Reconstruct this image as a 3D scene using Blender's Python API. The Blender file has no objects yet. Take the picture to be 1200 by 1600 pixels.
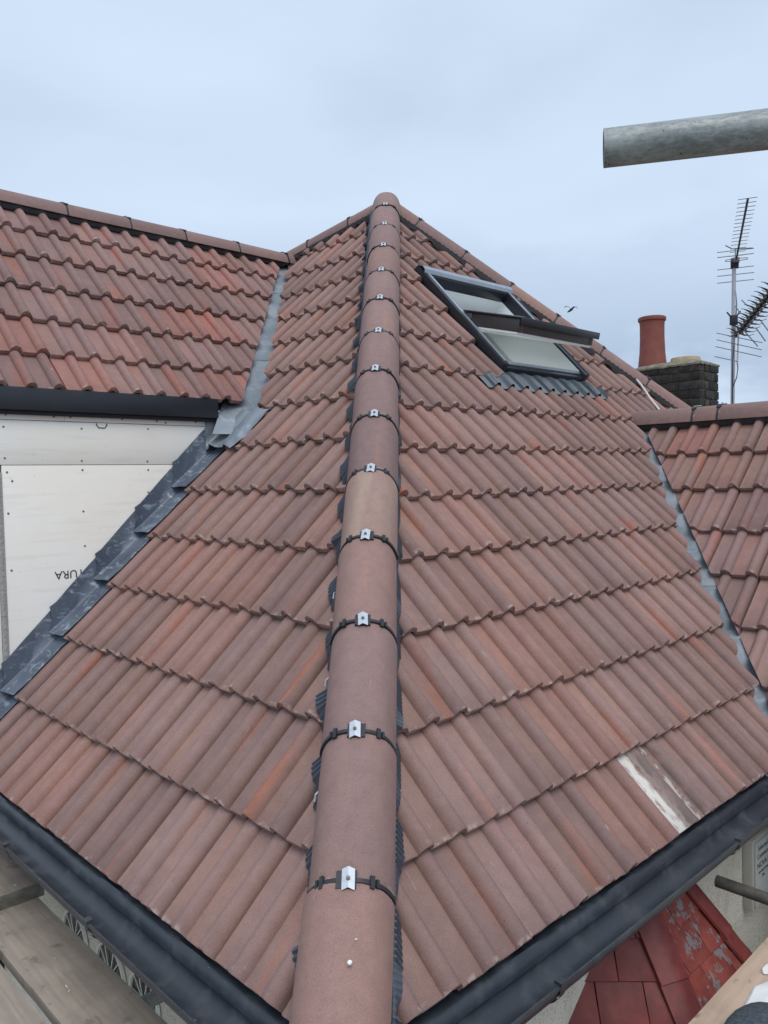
import bpy, bmesh, math, random
from mathutils import Vector, Matrix, noise
rnd = random.Random(7)
V = Vector
sc = bpy.context.scene
COL = sc.collection
D = math.radians

# ------------------------------------------------------------------ camera
CAMP = V((0.17185, -1.70797, 1.30833)); YAW, PIT, ROLL, FPX = -0.036, 0.03939, 0.02407, 1231.43
fw = V((math.sin(YAW)*math.cos(PIT), math.cos(YAW)*math.cos(PIT), -math.sin(PIT)))
r0 = V((math.cos(YAW), -math.sin(YAW), 0)); d0 = fw.cross(r0)
rt = r0*math.cos(ROLL) + d0*math.sin(ROLL); dn = d0*math.cos(ROLL) - r0*math.sin(ROLL)
cam = bpy.data.cameras.new('camera'); camo = bpy.data.objects.new('camera', cam); COL.objects.link(camo)
mw = Matrix.Identity(4)
for i in range(3):
    mw[i][0] = rt[i]; mw[i][1] = -dn[i]; mw[i][2] = -fw[i]; mw[i][3] = CAMP[i]
camo.matrix_world = mw
cam.sensor_fit = 'VERTICAL'; cam.sensor_height = 32.0; cam.lens = FPX/1600*32.0
cam.clip_start = 0.02; cam.clip_end = 5000
sc.camera = camo

# ------------------------------------------------------------------ light
SUN_EL, SUN_AZ = D(60), D(164)       # azimuth clockwise from +Y
w = bpy.data.worlds.new('World'); sc.world = w; w.use_nodes = True
nt = w.node_tree; nt.nodes.clear()
def wn(t): return nt.nodes.new(t)
sky = wn('ShaderNodeTexSky'); sky.sky_type = 'NISHITA'; sky.sun_disc = False
sky.sun_elevation = SUN_EL; sky.sun_rotation = SUN_AZ; sky.air_density = 1.0; sky.dust_density = 3.0
tc = wn('ShaderNodeTexCoord'); mp = wn('ShaderNodeMapping'); mp.inputs['Scale'].default_value = (1.0, 1.0, 2.6)
mp.inputs['Location'].default_value = (0.35, 0.1, 0.55)
nt.links.new(tc.outputs['Generated'], mp.inputs['Vector'])
nz = wn('ShaderNodeTexNoise'); nz.inputs['Scale'].default_value = 1.5; nz.inputs['Detail'].default_value = 6; nz.inputs['Roughness'].default_value = 0.42
nz.inputs['Distortion'].default_value = 0.25
nt.links.new(mp.outputs[0], nz.inputs['Vector'])
cr = wn('ShaderNodeValToRGB')
e = cr.color_ramp.elements
e[0].position = 0.34; e[0].color = (0.50, 0.605, 0.755, 1)
e[1].position = 0.60; e[1].color = (0.655, 0.785, 0.955, 1)
m_ = cr.color_ramp.elements.new(0.46); m_.color = (0.595, 0.715, 0.880, 1)
nt.links.new(nz.outputs['Fac'], cr.inputs['Fac'])
sx = wn('ShaderNodeSeparateXYZ'); nt.links.new(tc.outputs['Generated'], sx.inputs[0])
# low cloud bank of heavier grey toward the horizon
mr = wn('ShaderNodeMapRange'); mr.inputs['From Min'].default_value = 0.10; mr.inputs['From Max'].default_value = 0.32
mr.inputs['To Min'].default_value = 1.0; mr.inputs['To Max'].default_value = 0.0
nt.links.new(sx.outputs['Z'], mr.inputs['Value'])
nz2 = wn('ShaderNodeTexNoise'); nz2.inputs['Scale'].default_value = 2.2; nz2.inputs['Detail'].default_value = 6
mp2 = wn('ShaderNodeMapping'); mp2.inputs['Scale'].default_value = (1, 1, 2.2); mp2.inputs['Location'].default_value = (3.85, 7.58, -1.80)
nt.links.new(tc.outputs['Generated'], mp2.inputs['Vector']); nt.links.new(mp2.outputs[0], nz2.inputs['Vector'])
mr2 = wn('ShaderNodeMapRange'); mr2.inputs['From Min'].default_value = 0.48; mr2.inputs['From Max'].default_value = 0.555
nt.links.new(nz2.outputs['Fac'], mr2.inputs['Value'])
mm = wn('ShaderNodeMath'); mm.operation = 'MULTIPLY'
nt.links.new(mr.outputs[0], mm.inputs[0]); nt.links.new(mr2.outputs[0], mm.inputs[1])
mx = wn('ShaderNodeMix'); mx.data_type = 'RGBA'
mx.inputs['B'].default_value = (0.375, 0.480, 0.635, 1)
nt.links.new(mm.outputs[0], mx.inputs['Factor']); nt.links.new(cr.outputs[0], mx.inputs['A'])
sc10 = wn('ShaderNodeMix'); sc10.data_type = 'RGBA'; sc10.blend_type = 'MULTIPLY'; sc10.inputs['Factor'].default_value = 1
SKYGAIN = 9.55
sc10.inputs['B'].default_value = (SKYGAIN, SKYGAIN, SKYGAIN, 1)
nt.links.new(mx.outputs['Result'], sc10.inputs['A'])
mix = wn('ShaderNodeMix'); mix.data_type = 'RGBA'; mix.inputs['Factor'].default_value = 0.93   # thick cloud over the clear sky
nt.links.new(sky.outputs[0], mix.inputs['A']); nt.links.new(sc10.outputs['Result'], mix.inputs['B'])
bg = wn('ShaderNodeBackground'); bg.inputs['Strength'].default_value = 0.1
nt.links.new(mix.outputs['Result'], bg.inputs['Color'])
wo = wn('ShaderNodeOutputWorld'); nt.links.new(bg.outputs[0], wo.inputs['Surface'])
sun = bpy.data.lights.new('sun', 'SUN'); sun.energy = 1.5; sun.angle = D(38); sun.color = (1.0, 0.96, 0.9)
suno = bpy.data.objects.new('sun', sun); COL.objects.link(suno)
sdir = V((math.sin(SUN_AZ)*math.cos(SUN_EL), math.cos(SUN_AZ)*math.cos(SUN_EL), math.sin(SUN_EL)))
suno.rotation_euler = sdir.to_track_quat('Z', 'Y').to_euler(); suno.location = (0, -3, 12)
vs = sc.view_settings; vs.view_transform = 'Standard'; vs.look = 'None'; vs.exposure = 0.22; vs.gamma = 1.0; vs.use_curve_mapping = False

# ------------------------------------------------------------------ materials
class NT:
    def __init__(s, name):
        s.m = bpy.data.materials.new(name); s.m.use_nodes = True; s.t = s.m.node_tree
        s.b = s.t.nodes['Principled BSDF']; s._tc = None
    def n(s, t, **kw):
        nd = s.t.nodes.new(t)
        for k, v in kw.items(): setattr(nd, k, v)
        return nd
    def put(s, val, sock):
        if hasattr(val, 'links') or isinstance(val, bpy.types.NodeSocket): s.t.links.new(val, sock)
        else: sock.default_value = val
    def obj(s):
        if not s._tc: s._tc = s.n('ShaderNodeTexCoord')
        return s._tc.outputs['Object']
    def rand(s): return s.n('ShaderNodeObjectInfo').outputs['Random']
    def math(s, op, a, b=0.0, clamp=False):
        nd = s.n('ShaderNodeMath', operation=op, use_clamp=clamp); s.put(a, nd.inputs[0]); s.put(b, nd.inputs[1]); return nd.outputs[0]
    def scale(s, vec, sc_, add=None):
        nd = s.n('ShaderNodeVectorMath', operation='MULTIPLY'); s.put(vec, nd.inputs[0]); nd.inputs[1].default_value = sc_
        if add is None: return nd.outputs[0]
        a = s.n('ShaderNodeVectorMath', operation='ADD'); s.put(nd.outputs[0], a.inputs[0]); s.put(add, a.inputs[1]); return a.outputs[0]
    def noise(s, vec, scale=1.0, detail=3.0, rough=0.5, dist=0.0):
        nd = s.n('ShaderNodeTexNoise'); s.put(vec, nd.inputs['Vector']); nd.inputs['Scale'].default_value = scale
        nd.inputs['Detail'].default_value = detail; nd.inputs['Roughness'].default_value = rough; nd.inputs['Distortion'].default_value = dist
        return nd.outputs['Fac']
    def rng(s, v, a, b, c=0.0, d=1.0, smooth=True):
        nd = s.n('ShaderNodeMapRange', interpolation_type='SMOOTHSTEP' if smooth else 'LINEAR'); s.put(v, nd.inputs['Value'])
        nd.inputs['From Min'].default_value = a; nd.inputs['From Max'].default_value = b
        nd.inputs['To Min'].default_value = c; nd.inputs['To Max'].default_value = d; return nd.outputs[0]
    def mix(s, f, a, b, mode='MIX'):
        nd = s.n('ShaderNodeMix', data_type='RGBA', blend_type=mode); s.put(f, nd.inputs['Factor'])
        for v, k in ((a, 'A'), (b, 'B')):
            if isinstance(v, tuple) and len(v) == 3: v = v + (1,)
            s.put(v, nd.inputs[k])
        return nd.outputs['Result']
    def grey(s, v):
        nd = s.n('ShaderNodeCombineColor')
        for i in range(3): s.put(v, nd.inputs[i])
        return nd.outputs[0]
    def sep(s, vec):
        nd = s.n('ShaderNodeSeparateXYZ'); s.put(vec, nd.inputs[0]); return nd.outputs
    def rvec(s, r):
        nd = s.n('ShaderNodeCombineXYZ')
        for i, k in enumerate((71.3, 37.1, 53.7)): s.put(s.math('MULTIPLY', r, k), nd.inputs[i])
        return nd.outputs[0]
    def bump(s, h, strength=0.3, dist=0.003):
        nd = s.n('ShaderNodeBump'); nd.inputs['Strength'].default_value = strength; nd.inputs['Distance'].default_value = dist
        s.put(h, nd.inputs['Height']); s.t.links.new(nd.outputs[0], s.b.inputs['Normal'])
    def done(s, col, rough=0.6, metal=0.0, spec=None):
        if isinstance(col, tuple) and len(col) == 3: col = col + (1,)
        s.put(col, s.b.inputs['Base Color']); s.put(rough, s.b.inputs['Roughness']); s.put(metal, s.b.inputs['Metallic'])
        if spec is not None: s.b.inputs['Specular IOR Level'].default_value = spec
        return s.m

def tile_mat(name, brown, purple, orange, o_lo, o_hi, amount, tint=0.3, stain=False):
    s = NT(name); o = s.obj(); r = s.rand(); rv = s.rvec(r)
    st = s.noise(s.scale(o, (13, 1.3, 0), rv), 1.0, 2.0, 0.45)
    per = s.noise(s.scale(rv, (0.37, 0.91, 0.53)), 1.0, 0)
    msk = s.math('MULTIPLY', s.rng(st, o_lo, o_hi), amount)
    blot = s.noise(s.scale(o, (9, 2.2, 0), rv), 0.8, 3.0)
    c = s.mix(s.rng(blot, 0.35, 0.65), brown, purple)
    c = s.mix(s.math('MULTIPLY', s.rng(s.sep(o)[2], .003, .022), .55), c, tuple(x*k_ for x, k_ in zip(purple, (.98, .97, .99))))
    # whole-tile batch tint
    r2 = s.math('FRACT', s.math('MULTIPLY', r, 7.31))
    c = s.mix(s.math('MULTIPLY', s.rng(r2, 0.70, 0.98), tint), c, orange)
    c = s.mix(msk, c, orange)
    fine = s.noise(o, 330, 3.0, 0.7); mid = s.noise(s.scale(o, (1, 1, 1), rv), 22, 4.0, 0.6)
    k = s.math('MULTIPLY', s.rng(r, 0, 1, 0.86, 1.13, False), s.math('MULTIPLY', s.rng(fine, 0.3, 0.7, 0.80, 1.20, False), s.rng(mid, 0.25, 0.75, 0.90, 1.10, False)))
    c = s.mix(1.0, c, s.grey(k), 'MULTIPLY')
    xyz = s.sep(o)
    # cement bloom on the exposed nib and pale scuffs
    tail = s.math('MULTIPLY', s.rng(xyz[1], 0.022, 0.002), s.rng(s.noise(s.scale(o, (1, 1, 1), rv), 28, 3.0), 0.54, 0.68))
    c = s.mix(s.math('MULTIPLY', tail, 0.6), c, (0.52, 0.42, 0.37))
    scuff = s.rng(s.noise(s.scale(o, (60, 9, 60), rv), 1.0, 3.0, 0.6), 0.70, 0.76)
    c = s.mix(s.math('MULTIPLY', scuff, 0.35), c, (0.52, 0.42, 0.36))
    dirt = s.rng(s.noise(s.scale(o, (1, 1, 1), rv), 95, 2.0), 0.73, 0.78)
    c = s.mix(s.math('MULTIPLY', dirt, 0.6), c, (0.09, 0.065, 0.06))
    if stain:
        nn = s.noise(s.scale(o, (1, .45, 1)), 30, 4.0, 0.6)
        pan = s.math('MULTIPLY', s.rng(s.math('ADD', xyz[0], s.math('MULTIPLY', nn, .02)), 0.010, 0.026), s.rng(s.math('ADD', xyz[0], s.math('MULTIPLY', nn, .03)), 0.108, 0.088))
        wht = s.math('MULTIPLY', pan, s.rng(nn, 0.30, 0.52))
        grime = s.math('MULTIPLY', s.math('MULTIPLY', s.rng(xyz[0], 0.075, 0.09), s.rng(xyz[0], 0.30, 0.2)), s.rng(nn, 0.34, 0.52))
        c = s.mix(s.math('MULTIPLY', grime, 0.75), c, (0.15, 0.12, 0.11))
        pan2 = s.math('MULTIPLY', s.math('MULTIPLY', s.rng(xyz[0], 0.145, 0.158), s.rng(xyz[0], 0.215, 0.20)), s.rng(nn, 0.47, 0.56))
        c = s.mix(s.math('MULTIPLY', pan2, 0.75), c, (0.60, 0.50, 0.44))
        c = s.mix(s.math('MULTIPLY', wht, .9), c, (0.70, 0.67, 0.62))
    s.bump(s.math('ADD', s.noise(o, 260, 3.0, 0.7), s.math('MULTIPLY', mid, 0.5)), 0.5, 0.003)
    return s.done(c, 0.72, 0, 0.35)

M = {}
BRN, PUR, ORG = (0.298, 0.180, 0.147), (0.254, 0.163, 0.147), (0.40, 0.135, 0.078)
M['tile'] = tile_mat('concrete_tile', BRN, PUR, ORG, 0.60, 0.80, 0.75, 0.16)
M['tile_ext'] = tile_mat('concrete_tile_bright', (0.286, 0.168, 0.142), (0.246, 0.155, 0.144), (0.36, 0.122, 0.082), 0.56, 0.76, 0.6, 0.36)
M['tile_stain'] = tile_mat('concrete_tile_stained', BRN, PUR, ORG, 0.7, 0.8, 0.6, 0.0, True)
M['cap'] = tile_mat('hip_cap_concrete', (0.282, 0.172, 0.148), (0.228, 0.148, 0.138), (0.34, 0.19, 0.14), 0.60, 0.80, 0.4, 0.4)

M['cap_pink'] = tile_mat('hip_cap_pink', (0.345, 0.205, 0.168), (0.300, 0.182, 0.155), (0.36, 0.21, 0.16), 0.60, 0.80, 0.4, 0.2)
M['cap_tan'] = tile_mat('hip_cap_tan', (0.268, 0.172, 0.150), (0.300, 0.200, 0.165), (0.36, 0.27, 0.20), 0.48, 0.68, 0.55, 0.0)
def plain(name, col, rough=0.5, metal=0.0, var=0.15, vs_=12.0, bump=0.0, bs=60.0, spec=None):
    s = NT(name); o = s.obj(); n1 = s.noise(o, vs_, 4.0, 0.6)
    k = s.rng(n1, 0.25, 0.75, 1-var, 1+var, False)
    c = s.mix(1.0, col, s.grey(k), 'MULTIPLY')
    if bump: s.bump(s.noise(o, bs, 3.0, 0.6), bump, 0.004)
    return s.done(c, rough, metal, spec)
def speckle(name, col, dust, rough, var=0.12, th=0.745):
    s = NT(name); o = s.obj()
    c = s.mix(1.0, col, s.grey(s.rng(s.noise(o, 5, 4, .6), 0.25, 0.75, 1-var, 1+var, False)), 'MULTIPLY')
    c = s.mix(s.math('MULTIPLY', s.rng(s.noise(o, 70, 2, .5), th, th+0.06), 0.7), c, dust)
    film = s.rng(s.noise(s.scale(o, (1, 1, 1)), 9, 5, .7), 0.45, 0.75)
    c = s.mix(s.math('MULTIPLY', film, 0.12), c, dust)
    return s.done(c, s.rng(film, 0, 1, rough, min(1, rough+.25), False))
M['black'] = speckle('black_plastic', (0.030, 0.036, 0.046), (0.35, 0.36, 0.37), 0.36)
M['fascia'] = plain('black_fascia', (0.016, 0.019, 0.026), 0.42, 0, 0.2, 3)
M['roll'] = plain('dry_hip_skirt', (0.075, 0.090, 0.115), 0.6, 0, 0.2, 30)
M['strap'] = plain('union_plastic', (0.022, 0.024, 0.028), 0.5, 0, 0.2, 40)
M['clip'] = plain('bright_steel', (0.56, 0.60, 0.64), 0.42, 0.5, 0.15, 60)
M['screw'] = plain('screw_steel', (0.20, 0.19, 0.18), 0.5, 0.5, 0.2, 200)
M['bead'] = plain('bead_mesh', (0.42, 0.42, 0.40), .6, .2, .35, 120)
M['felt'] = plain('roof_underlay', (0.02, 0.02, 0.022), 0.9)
def lead_mat():
    s = NT('lead_sheet'); o = s.obj(); r = s.rvec(s.rand())
    big = s.noise(s.scale(o, (1, 1, 1), r), 3.2, 5, .6, .6); st = s.noise(s.scale(o, (5, 5, 9), r), 1.3, 5, .65, 1.2)
    c = s.mix(s.rng(big, .3, .7), (0.175, 0.205, 0.240), (0.29, 0.325, 0.360))
    c = s.mix(s.math('MULTIPLY', s.rng(st, .52, .78), .55), c, (0.50, 0.545, 0.59))
    c = s.mix(s.math('MULTIPLY', s.rng(s.noise(o, 14, 3), .62, .72), .3), c, (0.10, 0.11, 0.12))
    s.bump(s.noise(o, 16, 3, .6), .5, .006)
    return s.done(c, s.rng(big, 0, 1, .42, .62, False), .25)
M['lead'] = lead_mat()
def lead_dark():
    s = NT('lead_sheet_dark'); o = s.obj(); r = s.rvec(s.rand())
    big = s.noise(s.scale(o, (1, 1, 1), r), 4, 5, .6, .5)
    c = s.mix(s.rng(big, .3, .7), (0.085, 0.106, 0.146), (0.140, 0.168, 0.212))
    st = s.noise(s.scale(o, (3, 3, 6), r), 5, 5, .65, .8)
    c = s.mix(s.math('MULTIPLY', s.rng(st, .52, .70), .7), c, (0.42, 0.48, 0.55))
    s.bump(s.noise(o, 18, 3, .6), .5, .005)
    return s.done(c, .5, .15)
M['lead_dark'] = lead_dark()
def board_mat():
    s = NT('fibre_cement'); o = s.obj()
    a = s.noise(o, 1.7, 5, .6); b = s.noise(s.scale(o, (2, 2, 22)), 1.4, 4, .6)
    c = s.mix(s.rng(a, .3, .7), (0.85, 0.81, 0.73), (0.86, 0.85, 0.81))
    c = s.mix(s.math('MULTIPLY', s.rng(b, .5, .7), .22), c, (0.56, 0.56, 0.52))
    c = s.mix(s.math('MULTIPLY', s.rng(s.noise(o, 60, 3), .66, .76), .35), c, (0.45, 0.43, 0.38))
    return s.done(c, .78)
M['board'] = board_mat()
def dash_mat():
    s = NT('pebbledash'); o = s.obj()
    v = s.n('ShaderNodeTexVoronoi'); s.put(o, v.inputs['Vector']); v.inputs['Scale'].default_value = 85
    big = s.noise(o, 2.5, 5, .65)
    c = s.mix(s.rng(big, .3, .7), (0.68, 0.64, 0.54), (0.72, 0.69, 0.61))
    c = s.mix(s.math('MULTIPLY', s.rng(s.noise(o, 130, 2), .60, .68), .7), c, (0.20, 0.18, 0.13))
    c = s.mix(s.math('MULTIPLY', s.rng(s.noise(s.scale(o, (1, 1, .4)), 5, 5, .7), .52, .72), .45), c, (0.34, 0.31, 0.22))
    s.bump(v.outputs['Distance'], .55, .006)
    return s.done(c, .9)
M['dash'] = dash_mat()
def wood_mat(name, a_, b_, splat):
    s = NT(name); o = s.obj(); r = s.rvec(s.rand())
    g = s.noise(s.scale(o, (2.2, 42, 20), r), 1.0, 5, .6, .7); big = s.noise(s.scale(o, (1, 1, 1), r), 4, 4, .6)
    c = s.mix(s.rng(g, .3, .7), a_, b_)
    c = s.mix(s.math('MULTIPLY', s.rng(big, .45, .75), .45), c, tuple(x*.62 for x in a_))
    c = s.mix(s.math('MULTIPLY', s.rng(s.noise(s.scale(o, (1, 1, 1), r), 16, 3), .62, .72), .5), c, tuple(x*.45 for x in a_))
    knot = s.rng(s.noise(s.scale(o, (9, 16, 1), r), 1.0, 1), .74, .79)
    c = s.mix(s.math('MULTIPLY', knot, .6), c, (0.10, 0.075, 0.055))
    if splat:
        sp = s.rng(s.noise(s.scale(o, (14, 30, 1), r), 1.0, 3), .735, .75)
        c = s.mix(sp, c, (0.62, 0.58, 0.52))
    s.bump(g, .4, .003)
    return s.done(c, .8)
M['wood'] = wood_mat('weathered_board', (0.272, 0.222, 0.180), (0.360, 0.298, 0.245), True)
M['wood_new'] = wood_mat('pale_board', (0.46, 0.33, 0.245), (0.56, 0.41, 0.31), False)
def galv():
    s = NT('galvanised_steel'); o = s.obj()
    a = s.noise(s.scale(o, (1, 1, .22)), 60, 5, .7); b = s.noise(o, 14, 4, .6)
    a2_ = s.noise(s.scale(o, (1, 1, .5)), 210, 4, .7)
    c = s.mix(s.rng(s.math('ADD', s.math('MULTIPLY', a, .55), s.math('MULTIPLY', a2_, .45)), .30, .70), (0.14, 0.16, 0.165), (0.40, 0.435, 0.43))
    c = s.mix(s.math('MULTIPLY', s.rng(b, .5, .7), .3), c, (0.12, 0.13, 0.135))
    c = s.mix(s.math('MULTIPLY', s.rng(s.noise(o, 120, 2), .70, .74), .8), c, (0.035, 0.035, 0.035))
    return s.done(c, s.rng(a, 0, 1, .42, .7, False), .35)
M['galv'] = galv()
M['tube_old'] = plain('dull_steel_tube', (0.155, 0.150, 0.130), .6, .3, .45, 25, .2)
def red_mat():
    s = NT('red_paint'); o = s.obj(); r = s.rvec(s.rand())
    c = s.mix(s.rng(s.noise(s.scale(o, (1, 1, 1), r), 9, 4, .6), .3, .7), (0.120, 0.018, 0.017), (0.215, 0.038, 0.032))
    return s.done(c, .55)
M['red'] = red_mat()
def red_flake():
    s = NT('flaking_red_paint'); o = s.obj(); r = s.rvec(s.rand())
    c = s.mix(s.rng(s.noise(s.scale(o, (1, 1, 1), r), 9, 4, .6), .3, .7), (0.165, 0.025, 0.022), (0.28, 0.058, 0.042))
    fl = s.rng(s.noise(s.scale(o, (1, .8, 1), r), 17, 6, .72), .545, .565)
    c = s.mix(fl, c, (0.20, 0.17, 0.175))
    s.bump(s.math('SUBTRACT', 1.0, fl), .5, .002)
    return s.done(c, .6)
M['red_flake'] = red_flake()
M['frame'] = plain('window_cladding', (0.030, 0.034, 0.042), .34, .2, .12, 6)
M['sash'] = plain('sash_cladding', (0.085, 0.078, 0.076), .38, .3, .15, 6)
M['apron'] = plain('apron_metal', (0.085, 0.105, 0.125), .45, .2, .15, 20)
M['alu'] = plain('pale_aluminium', (0.34, 0.38, 0.43), .35, .4, .12, 8)
M['white'] = plain('white_paint', (0.90, 0.92, 0.90), .45, 0, .04, 3)
M['grey_in'] = plain('room_shade_grey', (0.13, 0.14, 0.145), .7)  # dark tone standing in for the shade inside the room
def glass():
    s = NT('window_glass'); t = s.t
    tr = s.n('ShaderNodeBsdfTransparent'); tr.inputs[0].default_value = (.95, .97, .97, 1)
    gl = s.n('ShaderNodeBsdfGlossy'); gl.inputs['Roughness'].default_value = .02; gl.inputs['Color'].default_value = (.9, .95, 1, 1)
    fr = s.n('ShaderNodeFresnel'); fr.inputs[0].default_value = 1.52
    mxs = s.n('ShaderNodeMixShader'); t.links.new(s.math('ADD', s.math('MULTIPLY', fr.outputs[0], 1.6), .06, True), mxs.inputs[0])
    t.links.new(tr.outputs[0], mxs.inputs[1]); t.links.new(gl.outputs[0], mxs.inputs[2])
    t.links.new(mxs.outputs[0], t.nodes['Material Output'].inputs['Surface']); return s.m
M['glass'] = glass()
M['dark_glass'] = plain('dark_pane', (0.012, 0.014, 0.012), .12)
M['ink'] = plain('black_ink', (0.03, 0.03, 0.03), .8)
M['box'] = speckle('aged_box_plastic', (0.50, 0.50, 0.43), (0.16, 0.16, 0.12), .5, .12, .74)
M['boxlabel'] = plain('box_lid', (0.50, 0.53, 0.51), .5, 0, .1, 6)
def brick_mat():
    s = NT('sooty_brick'); o = s.obj(); r = s.rand(); rv = s.rvec(r)
    a = s.noise(s.scale(o, (1, 1, 1), rv), 14, 5, .65)
    c = s.mix(s.rng(a, .3, .7), (0.016, 0.015, 0.016), (0.048, 0.043, 0.038))
    c = s.mix(s.math('MULTIPLY', s.rng(s.noise(s.scale(o, (1, 1, 1), rv), 9, 3), .56, .7), .5), c, (0.085, 0.075, 0.045))
    c = s.mix(1.0, c, s.grey(s.rng(r, 0, 1, .6, 1.4, False)), 'MULTIPLY')
    s.bump(a, .8, .008)
    return s.done(c, .92)
M['brick'] = brick_mat()
M['mortar'] = plain('dirty_mortar', (0.115, 0.105, 0.085), .95, 0, .4, 25, .6, 40)
M['flaunch'] = plain('weathered_flaunching', (0.20, 0.185, 0.14), .95, 0, .5, 18, .8, 30)
M['pot'] = plain('terracotta_pot', (0.225, 0.066, 0.048), .7, 0, .22, 9, .25, 50)
M['pot2'] = plain('buff_pot', (0.42, 0.33, 0.21), .8, 0, .25, 14, .3, 40)
M['mast'] = plain('aluminium_mast', (0.42, 0.42, 0.44), .45, .5, .1, 10)
M['rod'] = plain('aerial_rod', (0.17, 0.18, 0.20), .5, .5, .1, 10)
M['aer_black'] = plain('aerial_plastic', (0.016, 0.017, 0.02), .55)
M['bird'] = plain('bird_plumage', (0.035, 0.038, 0.045), .8)
M['bag'] = plain('dusty_bag', (0.060, 0.072, 0.088), .85, 0, .55, 90, .6, 160)
M['white_spill'] = plain('white_spill', (0.78, 0.78, 0.76), .6, 0, .06, 20)
M['cable'] = plain('white_cable', (0.62, 0.58, 0.56), .5)
M['ground'] = plain('paved_ground', (0.20, 0.185, 0.155), .95, 0, .3, .6)
M['soffit'] = plain('soffit', (0.03, 0.032, 0.036), .5)

# ------------------------------------------------------------------ helpers
def finish(bm, ang=38):
    for f in bm.faces: f.smooth = True
    bm.normal_update()
    for e_ in bm.edges:
        e_.smooth = (len(e_.link_faces) == 2 and e_.calc_face_angle(0) < D(ang))
def tomesh(name, bm, mat, ang=38):
    finish(bm, ang); me = bpy.data.meshes.new(name); bm.to_mesh(me); bm.free()
    if mat: me.materials.append(M[mat] if isinstance(mat, str) else mat)
    return me
LOC = {}
def put(name, me, parent=None, mat4=None):
    o = bpy.data.objects.new(name, me); COL.objects.link(o)
    if parent is not None:
        o.parent = parent
        o.matrix_parent_inverse = LOC.get(parent, Matrix.Identity(4)).inverted()
    if mat4 is not None: o.matrix_basis = mat4
    LOC[o] = mat4.copy() if mat4 is not None else Matrix.Identity(4)
    return o
def tag(o, label, cat=None, group=None, kind=None):
    o['label'] = label
    if cat: o['category'] = cat
    if group: o['group'] = group
    if kind: o['kind'] = kind
    return o
def thing(name, loc, label, cat, group=None):
    o = bpy.data.objects.new(name, None); COL.objects.link(o); o.location = loc; o.empty_display_size = .2
    LOC[o] = Matrix.Translation(loc); return tag(o, label, cat, group)
def frame(O, X, Y, Z):
    m = Matrix.Identity(4)
    for i in range(3): m[i][0] = X[i]; m[i][1] = Y[i]; m[i][2] = Z[i]; m[i][3] = O[i]
    return m
I4 = Matrix.Identity(4)
def box(bm, m, x0, x1, y0, y1, z0, z1, bev=0.0):
    vs_ = [bm.verts.new(m @ V((x, y, z))) for z in (z0, z1) for y in (y0, y1) for x in (x0, x1)]
    fs = [(0, 2, 3, 1), (4, 5, 7, 6), (0, 1, 5, 4), (2, 6, 7, 3), (0, 4, 6, 2), (1, 3, 7, 5)]
    nf = [bm.faces.new([vs_[i] for i in f]) for f in fs]
    if bev:
        es = list({e_ for f in nf for e_ in f.edges})
        bmesh.ops.bevel(bm, geom=es, offset=bev, segments=2, affect='EDGES', profile=.5)
def boxobj(name, m, dims, mat, parent, bev=0.0):
    bm = bmesh.new(); box(bm, m, *dims, bev=bev); return put(name, tomesh(name, bm, mat), parent)
def tube(bm, pts, r, seg=10, cap=True, hollow=0.0):
    pts = [V(p) for p in pts]; rings = []
    up = V((0, 0, 1))
    for i, p in enumerate(pts):
        t = (pts[min(i+1, len(pts)-1)] - pts[max(i-1, 0)]).normalized()
        a = t.cross(up); a = a.normalized() if a.length > 1e-4 else V((1, 0, 0)); b = a.cross(t).normalized()
        rr = r[i] if isinstance(r, (list, tuple)) else r
        rings.append([bm.verts.new(p + (a*math.cos(2*math.pi*k/seg) + b*math.sin(2*math.pi*k/seg))*rr) for k in range(seg)])
    for i in range(len(rings)-1):
        for k in range(seg): bm.faces.new((rings[i][k], rings[i][(k+1) % seg], rings[i+1][(k+1) % seg], rings[i+1][k]))
    if cap:
        bm.faces.new(rings[0][::-1]); bm.faces.new(rings[-1])
def tubeobj(name, pts, r, mat, parent=None, seg=10):
    bm = bmesh.new(); tube(bm, pts, r, seg); bmesh.ops.recalc_face_normals(bm, faces=bm.faces); return put(name, tomesh(name, bm, mat), parent)
def hollow_tube(name, A, B, ro, ri, mat, parent=None, seg=28):
    A, B = V(A), V(B); t = (B-A).normalized(); a = t.cross(V((0, 0, 1)))
    a = a.normalized() if a.length > .01 else V((1, 0, 0)); b = a.cross(t)
    m = frame(A, a, b, t); L = (B-A).length; bm = bmesh.new(); R = []
    for (r, z) in ((ri, .0), (ri+.0005, 0), (ro, 0.0), (ro, L), (ri, L), (ri, .0)):
        R.append([bm.verts.new((r*math.cos(2*math.pi*k/seg), r*math.sin(2*math.pi*k/seg), z)) for k in range(seg)])
    for i in range(1, len(R)-1):
        for k in range(seg): bm.faces.new((R[i][k], R[i][(k+1) % seg], R[i+1][(k+1) % seg], R[i+1][k]))
    for k in range(seg): bm.verts.remove(R[0][k])
    return put(name, tomesh(name, bm, mat), parent, m)
def sheet(bm, grid):
    """grid: list of rows of points -> quads"""
    rows = [[bm.verts.new(p) for p in row] for row in grid]
    for i in range(len(rows)-1):
        for j in range(len(rows[0])-1): bm.faces.new((rows[i][j], rows[i][j+1], rows[i+1][j+1], rows[i+1][j]))
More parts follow.
